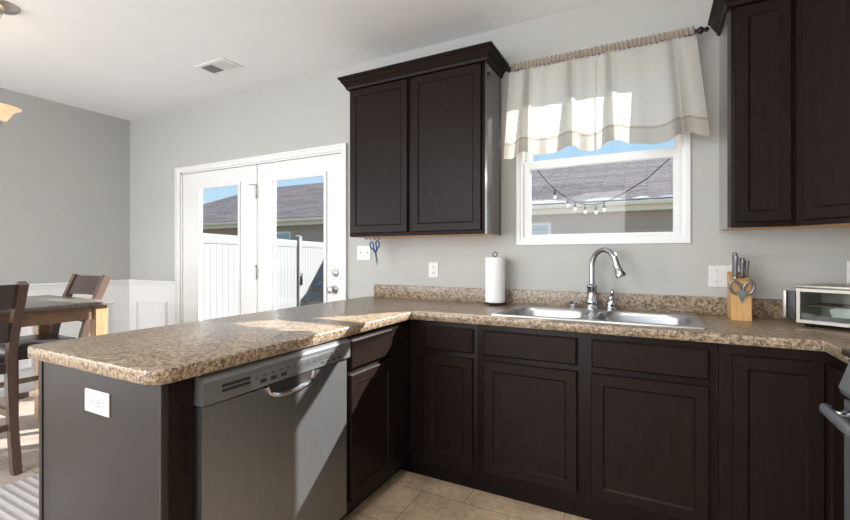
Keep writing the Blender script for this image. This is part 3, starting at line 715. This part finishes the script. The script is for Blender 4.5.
mxpart('storage_drawer', lambda b: box(b, .006, .754, -.026, .014, .04, .18, MG, bev=.004), c, 'rangesteel')
bm = BM(); tube(bm, [(.022, -.070, .735), (.026, -.082, .735), (.05, -.088, .735), (.70, -.088, .735), (.734, -.082, .735), (.738, -.070, .735)], [.010, .0145, .0155, .0155, .0145, .010], 14, MG)
hd = part('door_handle', bm, 'rangesteel', c)
for x in (.07, .69):
    bm = BM(); tube(bm, [(x, -.031, .735), (x, -.080, .735)], [.012, .010], 10, MG); part('handle_post', bm, 'chrome', hd)
for k in range(2):
    bm = BM(); yy = RY1-.03-k*.37
    for j in range(3): tube(bm, [(.60, yy-.05-j*.11, .953), (1.08, yy-.05-j*.11, .953)], .006, 6)
    for x in (.60, .84, 1.08): tube(bm, [(x, yy-.03, .953), (x, yy-.29, .953)], .006, 6)
    for x in (.60, 1.08):
        for y in (yy-.05, yy-.27): tube(bm, [(x, y, .925), (x, y, .953)], .006, 6)
    part('burner_grate', bm, 'black', c)

# ------------------------------------------------------------------ curtain rod and valances
RYY, RZ = -.095, 2.352
c = thing('curtain_rod', (-.28, RYY, RZ), 'dark bronze curtain rod with turned ball finials above the window', 'curtain rod')
bm = BM(); tube(bm, [(-.742, RYY, RZ), (.192, RYY, RZ)], .008, 10); part('rod', bm, 'darkiron', c)
RX = Matrix.Rotation(PI/2, 4, 'Y')
for s, x in ((-1, -.740), (1, .190)):
    bm = BM(); mxx = Matrix.Translation((x, RYY, RZ)) @ (RX if s > 0 else Matrix.Rotation(-PI/2, 4, 'Y'))
    lathe(bm, [(.010, 0), (.014, .006), (.009, .010), (.010, .014), (.017, .022), (.019, .030), (.015, .038), (.008, .043), (.009, .047), (.013, .052), (.011, .060), (.004, .066)], segs=16, mx=mxx); part('finial', bm, 'darkiron', c)
    bm = BM(); xx = x+(-s)*.022; box(bm, xx-.006, xx+.006, RYY-.011, -.001, RZ-.010, RZ-.004) if False else tube(bm, [(xx, -.002, RZ-.012), (xx, RYY, RZ-.012)], .005, 8); lathe(bm, [(.016, 0), (.016, .006)], segs=14, mx=Matrix.Translation((xx, -.0005, RZ-.012)) @ FY); part('wall_bracket', bm, 'darkiron', c)
def valance(x0t, x1t, x0b, x1b, seed, label, phase, folds, nsc):
    rnd = random.Random(seed); NU, NV = 120, 40
    def P(u, v):   # v = 0 top .. 1 bottom
        x = (x0t+(x1t-x0t)*u)*(1-v)+(x0b+(x1b-x0b)*u)*v
        ph = (folds*u+phase) % 1.0
        s = 1-2.2*math.exp(-((ph-.5)/.075)**2)          # broad flat lobes between narrow tucked folds
        amp = (.012+.026*v)
        y = RYY-.016-amp*(.9+.9*s+.22*math.sin(2*PI*(folds*2.3)*u+seed))
        zb = 1.790+.052*math.exp(-((ph-.5)/.16)**2)+.006*math.sin(9*u+seed)
        if u < .05: zb = min(zb, 1.80)
        if u > .95: zb = min(zb, 1.80)
        z = RZ+.020+(zb-RZ-.020)*v
        if v < .085: y = RYY-.013-.005*math.sin(44*u*PI+seed)-.003*rnd.random(); z += .004*math.sin(37*u*PI)
        return (x, y, z)
    def strip(v0, v1, nv, off=0):
        bm = BM(); g = [[bm.verts.new(Vector(P(i/NU, v0+(v1-v0)*j/nv))+Vector((0, -off, 0))) for i in range(NU+1)] for j in range(nv+1)]
        for j in range(nv):
            for i in range(NU): face(bm, [g[j][i], g[j][i+1], g[j+1][i+1], g[j+1][i]])
        return bm
    t = thing('valance', ((x0t+x1t)/2, RYY-.01, 1.79), label, 'curtain')
    part('sheer_panel', strip(.08, .838, 30), 'linen', t, smooth=80)
    part('rod_pocket', strip(0, .085, 6, .001), 'linenhem', t, smooth=80, label='gathered beige header')
    part('hem_band', strip(.838, .862, 2, .001), 'linenhem', t, smooth=80, label='darker stitched band above the hem')
    part('hem', strip(.862, 1, 6), 'linen2', t, smooth=80)
M['linen2'] = linen('linen_hem_double', (.52, .49, .44), .35, .06)
valance(-.752, -.272, -.776, -.262, 3, 'left of the two sheer off-white linen valance panels over the window', .02, 2.0, 2)
valance(-.276, .192, -.268, .250, 5, 'right of the two sheer off-white linen valance panels over the window', .22, 1.6, 2)

# ------------------------------------------------------------------ plates, hooks, vent
def plate(name, x0, x1, z0, z1, kinds, label, y=0, mx=None, cat='outlet'):
    loc = (mx @ Vector(((x0+x1)/2, y, z0))) if mx else Vector(((x0+x1)/2, y, z0))
    t = thing(name, loc, label, cat)
    bm = BM(); rings(bm, x0, x1, z0, z1, [(0, y-.0005), (0, y-.003), (.004, y-.006)], mx); part('cover_plate', bm, 'plate', t)
    n = len(kinds); w = (x1-x0)/n
    for i, k in enumerate(kinds):
        cx_ = x0+w*(i+.5); cz = (z0+z1)/2
        if k == 'o':
            for s in (-1, 1):
                zz = cz+s*.021; bm = BM(); lathe(bm, [(.0165, 0), (.0165, .0015)], segs=18, mx=(mx or I4) @ Matrix.Translation((cx_, y-.006, zz)) @ FY); r = part('socket', bm, 'plate', t)
                bm = BM(); box(bm, cx_-.0075, cx_-.0045, y-.0082, y-.0074, zz-.001, zz+.007, mx); box(bm, cx_+.0045, cx_+.0075, y-.0082, y-.0074, zz-.001, zz+.007, mx); box(bm, cx_-.002, cx_+.002, y-.0082, y-.0074, zz-.010, zz-.006, mx); part('socket_slots', bm, 'slot', r)
        else:
            bm = BM(); box(bm, cx_-.005, cx_+.005, y-.0075, y-.005, cz-.012, cz+.012, mx); box(bm, cx_-.004, cx_+.004, y-.016, y-.006, cz+.001, cz+.009, mx, bev=.001); part('toggle', bm, 'plate', t)
            for zz in (cz+.0295, cz-.0295):
                bm = BM(); lathe(bm, [(.0028, 0), (.0028, .0010)], segs=10, mx=(mx or I4) @ Matrix.Translation((cx_, y-.006, zz)) @ FY); part('screw', bm, 'slot', t)
plate('light_switch', -1.973, -1.849, 1.183, 1.292, 'ss', 'white double switch plate on the grey wall beside the french door', cat='light switch')
plate('wall_outlet', -1.366, -1.290, 1.066, 1.172, 'o', 'white outlet on the grey wall under the left wall cabinet')
plate('light_switch', .262, .398, 1.056, 1.168, 'ss', 'white double switch plate on the wall behind the knife block', cat='light switch')
plate('wall_outlet', .798, .870, 1.085, 1.195, 'o', 'white outlet on the wall above the toaster oven at the right edge')
# sideways outlet on the peninsula end panel
bmx = Matrix.Translation((-1.500, -1.9605, .771)) @ Matrix.Rotation(PI/2, 4, 'Y')
plate('wall_outlet', -.035, .035, -.067, .067, 'o', 'white outlet mounted sideways on the end of the peninsula', y=0, mx=bmx)

hooks = [(-1.795, -.20), (-1.775, -.215), (-1.752, -.215), (-1.728, -.215)]
for i, (x, y) in enumerate(((-1.772, -.18), (-1.740, -.18), (-1.700, -.18), (-1.664, -.18))):
    bm = BM(); zt = ZB+.002
    pts = [(x, y, zt), (x, y, zt-.012)]+[(x+.009-.009*math.cos(a), y, zt-.012-.009*math.sin(a)) for a in [PI*k/8*1.3 for k in range(1, 9)]]
    tube(bm, pts, .002, 6); lathe(bm, [(.005, -.002), (.005, 0)], (x, y, zt), 10)
    single('cup_hook', bm, 'darkiron', ['dark cup hook under the left wall cabinet, nearest the french door', 'dark cup hook under the left wall cabinet, second from the french door', 'dark cup hook holding the blue scissors under the left wall cabinet', 'dark cup hook just right of the blue scissors under the left wall cabinet'][i], 'hook', 'cup hooks under the left wall cabinet')
c = thing('scissors', (-1.694, -.18, 1.14), 'open scissors with blue handles hanging from a hook under the left wall cabinet', 'scissors')
sxm = Matrix.Translation((-1.695, -.184, 1.318)) @ Matrix.Rotation(math.radians(-9), 4, 'Y')
for s in (-1, 1):
    bm = BM(); tube(bm, [(s*(.022+.014*math.cos(2*PI*k/14)), .003*s, -.026+.024*math.sin(2*PI*k/14)+.0) for k in range(15)], .005, 8, sxm, cap=False); tube(bm, [(s*.014, .003*s, -.046), (s*.007, .003*s, -.068), (0, .003*s, -.078)], [.007, .008, .006], 8, sxm); part('handle', bm, 'blue', c)
    bm = BM(); prism(bm, [(-.006, -.072), (.006, -.072), (.005, -.09), (.0005, -.172), (-.0045, -.09)], 'y', .0015*s, .0035*s, sxm @ Matrix.Rotation(math.radians(2*s), 4, 'Y')); part('blade', bm, 'darkiron', c)

c = thing('ceiling_vent', (-2.93, -.46, H), 'white rectangular air register in the ceiling near the french doors', 'air vent')
VX0, VX1, VY0, VY1 = -3.105, -2.775, -.545, -.365
bm = BM(); frame(bm, VX0, VX1, VY0-0, VY1, .03, 0, .006, Matrix.Translation((0, 0, H-.0065)) @ Matrix(((1, 0, 0, 0), (0, 0, 1, 0), (0, 1, 0, 0), (0, 0, 0, 1)))); 
box(bm, -2.944, -2.936, VY0+.03, VY1-.03, H-.0085, H-.001); part('register_frame', bm, 'white', c)
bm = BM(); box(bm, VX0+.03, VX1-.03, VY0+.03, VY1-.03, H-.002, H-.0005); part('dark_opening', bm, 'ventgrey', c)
for k in range(14):
    x = VX0+.038+k*.0195; s = 1 if k < 7 else -1
    bm = BM(); prism(bm, [(x-.006*s, H-.002), (x-.005*s, H-.0015), (x+.005*s, H-.009), (x+.004*s, H-.0095)], 'y', VY0+.032, VY1-.032); part('louvre', bm, 'white', c)

# ------------------------------------------------------------------ chandelier
CX, CY = -3.339, -1.585
HX, HY = -3.630, -1.80
c = thing('chandelier', (HX, HY, 1.92), 'brushed nickel chandelier with upturned amber glass shades over the dining table', 'chandelier')
bm = BM(); lathe(bm, [(.088, 0), (.087, -.006), (.072, -.020), (.045, -.030), (.016, -.036), (.010, -.050), (.003, -.054)], (CX, CY, H-.0005), 30); part('canopy', bm, 'nickel', c)
bm = BM()
A = Vector((CX, CY, H-.055)); B = Vector((HX, HY, 2.52)); n = 26
def chain(bm, P0, P1, sag, n):
    for k in range(n):
        t0, t1 = k/n, (k+1)/n
        f = lambda t: P0.lerp(P1, t)-Vector((0, 0, sag*4*t*(1-t)))
        a, b = f(t0), f(t1); d = (b-a); L = d.length; d.normalize()
        sd = d.cross(Vector((0, 1, .3)) if k % 2 else Vector((1, .2, .1))).normalized(); m = (a+b)/2
        pts = [m+d*(L*.68)*math.cos(2*PI*j/10)+sd*.008*math.sin(2*PI*j/10) for j in range(11)]
        tube(bm, pts, .0021, 5, cap=False)
chain(bm, A, B, .14, 22); chain(bm, B, Vector((HX, HY, 2.36)), 0, 8)
lathe(bm, [(.004, 0), (.004, .15)], (HX, HY, H-.151), 8)
part('chain', bm, 'nickel', c)
bm = BM(); lathe(bm, [(.005, .42), (.012, .40), (.018, .36), (.012, .32), (.010, .14), (.030, .10), (.036, .06), (.022, .02), (.010, -.02), (.004, -.04)], (HX, HY, 1.95), 20); part('stem', bm, 'nickel', c)
ARM = .28
for k in range(5):
    a = math.radians(-4+72*k+2); ex, ey = HX+ARM*math.cos(a), HY+ARM*math.sin(a)
    bm = BM(); tube(bm, [(HX+math.cos(a)*r, HY+math.sin(a)*r, z) for r, z in ((.03, 2.010), (.08, 1.960), (.15, 1.935), (.22, 1.950), (.27, 1.985), (ARM, 2.010))], .007, 8); ar = part('arm', bm, 'nickel', c)
    bm = BM(); lathe(bm, [(.008, -.035), (.014, -.028), (.012, -.018), (.020, -.010), (.022, .018), (.028, .022), (.028, .028)], (ex, ey, 2.015), 16); part('lamp_cup', bm, 'nickel', ar)
    add_light('POINT', 'chandelier_bulb', (ex, ey, 2.095), (ex, ey, 3), .25, (1, .88, .72), shadow_soft_size=.025)
    bm = BM(); lathe(bm, [(.026, 0), (.045, .006), (.060, .030), (.072, .058), (.100, .080), (.112, .084), (.100, .083), (.068, .060), (.055, .032), (.040, .010), (.0, .008)], (ex, ey, 2.040), 28, cap=False); part('lamp_shade', bm, 'lampglass', ar)

c = thing('ceiling_light', (-.15, -2.35, 2.6), 'round flush ceiling lamp over the kitchen floor behind the camera', 'ceiling light')
bm = BM(); lathe(bm, [(.20, 0), (.20, -.025), (.185, -.035)], (-.15, -2.35, H), 32); part('base', bm, 'nickel', c)
bm = BM(); lathe(bm, [(.182, -.036), (.150, -.085), (.08, -.112), (.0, -.118)], (-.15, -2.35, H), 32, cap=False); part('diffuser', bm, 'lampwhite', c)

# ------------------------------------------------------------------ dining table, chairs, rug
TX0, TX1, TY0, TY1 = -4.140, -3.213, -2.60, -1.045
c = thing('dining_table', ((TX0+TX1)/2, (TY0+TY1)/2, 0), 'counter-height dining table with dark top and honey wood legs beyond the peninsula', 'table')
bm = BM(); box(bm, TX0, TX1, TY0, TY1, .889, .914, bev=.006); part('tabletop', bm, 'tabletop', c)
bm = BM(); frame(bm, TX0+.045, TX1-.045, TY0+.045, TY1-.045, .022, .80, .8885, Matrix(((1, 0, 0, 0), (0, 0, 1, 0), (0, 1, 0, 0), (0, 0, 0, 1)))); part('apron', bm, 'apronwood', c)
for x in (TX0+.075, TX1-.065):
    for y in (TY0+.075, TY1-.065):
        bm = BM(); prism(bm, [(x-.036, y-.036), (x+.036, y-.036), (x+.036, y+.036), (x-.036, y+.036)], 'z', .0, .8885); bmesh.ops.bevel(bm, geom=bm.edges[:], offset=.004, segments=2, affect='EDGES'); part('leg', bm, 'sunlit', c)
def qbar(bm, pts, wx, wy, mx=None):   # square-section bar along (x,y,z) points, section in x / perpendicular
    n = len(pts); rs = []
    for i, p in enumerate(pts):
        a = Vector(pts[max(0, i-1)]); b = Vector(pts[min(n-1, i+1)]); t = (b-a).normalized()
        ux = Vector((1, 0, 0)); uy = t.cross(ux).normalized(); p = Vector(p)
        rs.append([bm.verts.new(p+ux*sx_*wx/2+uy*sy_*wy/2) for sx_, sy_ in ((-1, -1), (1, -1), (1, 1), (-1, 1))])
    for a, b in zip(rs, rs[1:]):
        for i in range(4): face(bm, [a[i], a[(i+1) % 4], b[(i+1) % 4], b[i]])
    face(bm, rs[0]); face(bm, rs[-1][::-1])
def chair(label, loc, rz, w=.47):
    t = thing('dining_chair', loc, label, 'chair', 'counter-height dining chairs', rotz=rz, local=True)
    hw = w/2-.0225
    def py(z):   # rear post centre line
        pts = [(0, .245), (.30, .19), (.56, .168), (.66, .178), (.80, .215), (1.068, .325)]
        for (a, p), (b, q) in zip(pts, pts[1:]):
            if z <= b: return p+(q-p)*(z-a)/(b-a)
        return pts[-1][1]
    zs = [0, .12, .25, .40, .56, .66, .78, .92, 1.068]
    for s in (-1, 1):
        bm = BM(); qbar(bm, [(s*hw, py(z), z) for z in zs], .040, .046); part('rear_post', bm, 'chairpost', t, smooth=50)
        bm = BM(); box(bm, s*hw-.020, s*hw+.020, -.225, -.185, 0, .60, bev=.002); part('leg', bm, 'chairpost', t)
    for z0, z1 in ((.925, 1.062), (.735, .845)):
        bm = BM(); n = 12; g = []
        for j in range(2):
            for d in (-.010, .010):
                g.append([bm.verts.new((-hw+.015+(2*hw-.03)*i/n, py((z0, z1)[j])+d+.040*(1-(2*i/n-1)**2), (z0, z1)[j])) for i in range(n+1)])
        for a, b in ((0, 1), (1, 3), (3, 2), (2, 0)):
            for i in range(n): face(bm, [g[a][i], g[a][i+1], g[b][i+1], g[b][i]])
        for i in (0, n): face(bm, [g[0][i], g[1][i], g[3][i], g[2][i]])
        part('back_slat', bm, 'chairdark', t)
    bm = BM(); box(bm, -w/2, w/2, -.235, .150, .612, .640, bev=.008); part('seat', bm, 'seatpad', t)
    bm = BM(); box(bm, -hw-.012, -hw+.012, -.19, .15, .555, .611); box(bm, hw-.012, hw+.012, -.19, .15, .555, .611); box(bm, -hw, hw, -.215, -.195, .555, .611); box(bm, -hw, hw, .148, .170, .555, .611); part('seat_frame', bm, 'chairdark', t)
    for s in (-1, 1):
        bm = BM(); box(bm, s*hw-.010, s*hw+.010, -.19, .19, .305, .340, bev=.002); part('stretcher', bm, 'stretcherwood', t)
    bm = BM(); box(bm, -hw, hw, -.215, -.195, .22, .255, bev=.002); part('foot_rest', bm, 'chairpost', t)
    bm = BM(); box(bm, -hw, hw, .185, .205, .24, .275, bev=.002); part('stretcher', bm, 'chairpost', t)
    return t
chair('dark slat-back dining chair nearest the peninsula, cut off by the left photo edge', (-3.385, -1.795, 0), -PI/2)
chair('dark slat-back dining chair at the far end of the table, before the white wainscot', (-3.775, -1.245, 0), 0)
bm = BM(); box(bm, -3.015, -2.05, -3.6, -1.25, .0005, .009, bev=.003); single('area_rug', bm, 'rug', 'light grey ribbed area rug on the floor between the dining table and the peninsula', 'rug')

# ------------------------------------------------------------------ outside
GZ = -.14
bm = BM(); box(bm, -5.2, 3, .16, 3.4, GZ-.06, GZ); o = single('patio', bm, 'concrete', 'pale concrete patio slab outside the french doors', 'patio'); o['kind'] = 'structure'
bm = BM(); box(bm, -30, 14, -9, 24, GZ-.2, GZ-.061); o = mk('ground', bm, 'grass'); o['kind'] = 'structure'
# neighbour's house
EZ, EY, RDZ, RDY = 2.46, 8.0, 4.39, 12.0
HL, HR = -20.6, 9.0
c = thing('neighbor_house', (-6, 12, GZ), 'neighbour house with brown-grey shingle hip roof and taupe siding behind the fence', 'house')
bm = BM()
def roofface(bm, pts, th=.06):
    top = [bm.verts.new(p) for p in pts]; bot = [bm.verts.new((p[0], p[1], p[2]-th)) for p in pts]; n = len(pts)
    face(bm, top); face(bm, bot[::-1])
    for i in range(n): face(bm, [top[i], bot[i], bot[(i+1) % n], top[(i+1) % n]])
# front slope in its own object space: local x along eave, local y up the slope
sl = math.hypot(RDY-EY, RDZ-EZ); ang = math.atan2(RDZ-EZ, RDY-EY)
def slope_obj(y0, sgn):
    bm = BM(); v = [(0, 0), (HR-HL, 0), (HR-HL-4, sl), (4, sl)]
    A_ = [bm.verts.new((x, y, 0)) for x, y in v]; B_ = [bm.verts.new((x, y, -.05)) for x, y in v]
    face(bm, A_); face(bm, B_[::-1])
    for i in range(4): face(bm, [A_[i], B_[i], B_[(i+1) % 4], A_[(i+1) % 4]])
    return bm
bm = slope_obj(0, 1); o = mk('roof_slope', bm, 'shingle'); o.parent = c; o.location = Vector((HL, EY, EZ))-c.location; o.rotation_euler = (ang, 0, 0)
bm = slope_obj(0, 1); o = mk('roof_slope', bm, 'shingle'); o.parent = c; o.location = Vector((HR, 16, EZ))-c.location; o.rotation_euler = (ang, 0, PI)
for X_, rz in ((HL, -PI/2), (HR, PI/2)):
    bm = BM(); v = [(0, 0), (8, 0), (4, sl)]
    A_ = [bm.verts.new((x, y, 0)) for x, y in v]; B_ = [bm.verts.new((x, y, -.05)) for x, y in v]; face(bm, A_); face(bm, B_[::-1])
    for i in range(3): face(bm, [A_[i], B_[i], B_[(i+1) % 3], A_[(i+1) % 3]])
    o = mk('roof_slope', bm, 'shingle'); o.parent = c; o.location = Vector((X_, 16 if rz < 0 else 8, EZ))-c.location; o.rotation_euler = (ang, 0, rz)
bm = BM(); box(bm, HL, HR, EY-.02, EY+.02, EZ-.25, EZ-.045); box(bm, HL, HR, EY-.13, EY-.02, EZ-.13, EZ-.035, bev=.02); box(bm, HL, HR, EY+.02, EY+.45, EZ-.25, EZ-.235)
box(bm, HL-.02, HL+.02, EY, 16, EZ-.25, EZ-.045); box(bm, HR-.02, HR+.02, EY, 16, EZ-.25, EZ-.045)
part('fascia_and_gutter', bm, 'fascia', c)
bm = BM(); box(bm, HL+.45, HR-.45, EY+.47, 15.55, GZ-.06, EZ-.2)
k = 0; z = GZ
while z < EZ-.26:
    prism(bm, [(EY+.47, z), (EY+.440, z), (EY+.462, z+.125), (EY+.47, z+.125)], 'x', HL+.45, HR-.45); z += .125
part('siding_wall', bm, 'siding', c)
# small windows on the neighbour's wall: seen at the lower left of the kitchen window and through the right door
for (xa, xb, za, zb) in ((-3.10, -2.236, 1.40, 2.045), (-11.95, -11.0, 1.30, 2.05)):
    bm = BM(); frame(bm, xa, xb, za, zb, .07, EY+.42, EY+.46); wv_ = part('window_frame', bm, 'white', c)
    bm = BM(); box(bm, xa+.07, xb-.07, EY+.445, EY+.455, za+.07, zb-.07); part('window_pane', bm, simple('neighbour_pane', (.45, .55, .62), .15), wv_)
# frost lying along the eave
bm = BM(); rnd = random.Random(4); x = -6.0
while x < 4.5:
    L = rnd.uniform(.15, 1.3); h = rnd.uniform(.03, .12)
    if x > -2.4 or rnd.random() < .35:
        n = 6; top = [(x+L*i/n, h*rnd.uniform(.5, 1)*math.sin(PI*(i+.3)/(n+.6))) for i in range(n+1)]
        for (xa, ha), (xb, hb) in zip(top, top[1:]):
            v = [bm.verts.new((xa, EY+.02, EZ+.035)), bm.verts.new((xb, EY+.02, EZ+.035)), bm.verts.new((xb, EY+.02+hb*2.2, EZ+.035+hb*1.08)), bm.verts.new((xa, EY+.02+ha*2.2, EZ+.035+ha*1.08))]; face(bm, v)
            w_ = [bm.verts.new(q.co-Vector((0, -.01, .03))) for q in v]; face(bm, w_[::-1])
            for i in range(4): face(bm, [v[i], w_[i], w_[(i+1) % 4], v[(i+1) % 4]])
    x += L+rnd.uniform(.02, .5)
o = single('frost', bm, 'snow', 'thin white frost lying in patches along the neighbour roof eave', 'frost'); o['kind'] = 'stuff'

# vinyl fence
P1 = Vector((-5.97, 1.48)); P2 = Vector((-7.60, 6.17)); fd = (P2-P1); u0 = fd.copy(); fl = fd.length; fd.normalize()
c = thing('vinyl_fence', (-6.8, 3.8, GZ), 'white vinyl privacy fence seen through the french doors', 'fence')
fang = math.atan2(fd.y, fd.x)
seg = 1.83; s0 = .687*fl; TOPZ = 1.555
stations = [s0+seg*k for k in (-3, -2, -1, 0, 1, 2, 3)]
for i, s in enumerate(stations):
    p = P1+fd*s; mxx = Matrix.Translation((p.x, p.y, 0)) @ Matrix.Rotation(fang, 4, 'Z')
    bm = BM(); box(bm, -.065, .065, -.065, .065, GZ-.05, TOPZ+.075, mxx); ps = part('post', bm, 'fencevinyl', c)
    bm = BM(); box(bm, -.075, .075, -.075, .075, TOPZ+.075, TOPZ+.090, mxx); lathe(bm, [(.10, 0), (.003, .035)], (0, 0, TOPZ+.09), 4, mxx @ Matrix.Rotation(PI/4, 4, 'Z')); part('post_cap', bm, 'fencevinyl', ps)
    if i < len(stations)-1:
        bm = BM(); box(bm, .066, seg-.066, -.022, .022, TOPZ-.15, TOPZ, mxx, bev=.004); part('top_rail', bm, 'fencevinyl', c)
        bm = BM(); box(bm, .066, seg-.066, -.022, .022, GZ+.05, GZ+.20, mxx, bev=.004); part('bottom_rail', bm, 'fencevinyl', c)
        bm = BM(); nb = 11; bw = (seg-.132)/nb
        for k in range(nb): box(bm, .066+k*bw+.003, .066+(k+1)*bw-.003, -.011, .011, GZ+.2, TOPZ-.15, mxx)
        part('board_panel', bm, 'fencevinyl', c)
p = P1+fd*s0; mxx = Matrix.Translation((p.x, p.y, 0)) @ Matrix.Rotation(fang, 4, 'Z')
bm = BM(); box(bm, -.03, .03, -.10, -.066, .55, .75, mxx, bev=.006); tube(bm, [(0, -.09, .75), (.0, -.11, .82), (.0, -.09, .86)], .012, 8, mxx); part('gate_latch', bm, 'darkiron', c, label='dark gate latch')
# covered grill
c = thing('covered_grill', (-3.60, 1.62, GZ), 'patio grill under a creased black cover outside the right door', 'grill', rotz=math.radians(35), local=True)
bm = BM(); rnd = random.Random(2)
lev = [(0.10, .34, .27), (.45, .35, .29), (.72, .38, .30), (.82, .36, .27), (.98, .20, .13), (1.01, .12, .06)]
rs = []
for z, a, b in lev:
    rs.append([bm.verts.new((a*(1+rnd.uniform(-.05, .05))*math.copysign(abs(math.cos(t))**.5, math.cos(t)), b*(1+rnd.uniform(-.06, .06))*math.copysign(abs(math.sin(t))**.5, math.sin(t)), z+rnd.uniform(-.015, .015))) for t in [2*PI*k/16 for k in range(16)]])
for a, b in zip(rs, rs[1:]):
    for i in range(16): face(bm, [a[i], a[(i+1) % 16], b[(i+1) % 16], b[i]])
face(bm, rs[-1]); face(bm, rs[0][::-1]); part('cover', bm, 'cover', c, smooth=12)
for x in (-.28, .28):
    for y in (-.2, .2): bm = BM(); tube(bm, [(x, y, 0), (x, y, .12)], .018, 8); part('leg', bm, 'black', c)
# string lights
YS = 1.6
def onray(px, py, Y=YS):
    f = 434.1; yw = -.481; a = (px-425)/f; b = (255.33-py)/f; dx = math.sin(yw)+math.cos(yw)*a; dy = math.cos(yw)-math.sin(yw)*a; t = (Y+2.6742)/dy
    return Vector((dx*t, Y, 1.2198+b*t))
wire = [(-.62, 2.45), (-.40, 2.22), (-.22, 2.06), (-.05, 1.93), (.09, 1.84), (.22, 1.79), (.36, 1.775), (.52, 1.80), (.72, 1.88), (1.0, 2.05), (1.4, 2.4)]
wire = [(onray(q, r).x, onray(q, r).z) for q, r in ((524, 155), (538, 171), (548, 183), (558, 192), (570, 200), (582, 204), (594, 205), (606, 202), (624, 193), (648, 178), (668, 160), (690, 135))]
c = thing('string_lights', (wire[0][0], YS, wire[0][1]), 'black string of patio lights sagging outside the kitchen window', 'string lights')
BASE[c.name] = Vector(c.location)
w3 = [(wire[0][0]-.25, .142, 2.35)]+[(x, YS, z) for x, z in wire]+[(wire[-1][0]+.25, .142, 2.35)]
bm = BM(); tube(bm, w3, .005, 6); part('cable', bm, 'black', c)
for (q, r) in ((555, 190), (568, 198.5), (575, 202), (585, 204.5), (596, 205), (604, 202.5)):
    p = onray(q, r); bm = BM(); lathe(bm, [(.006, 0), (.006, -.02), (.012, -.024), (.013, -.046), (.009, -.050)], p, 10); sk = part('lamp_socket', bm, 'black', c)
    bm = BM(); lathe(bm, [(.009, -.050), (.012, -.060), (.0145, -.070), (.012, -.081), (.004, -.086)], p, 12); part('bulb', bm, 'bulb', sk)
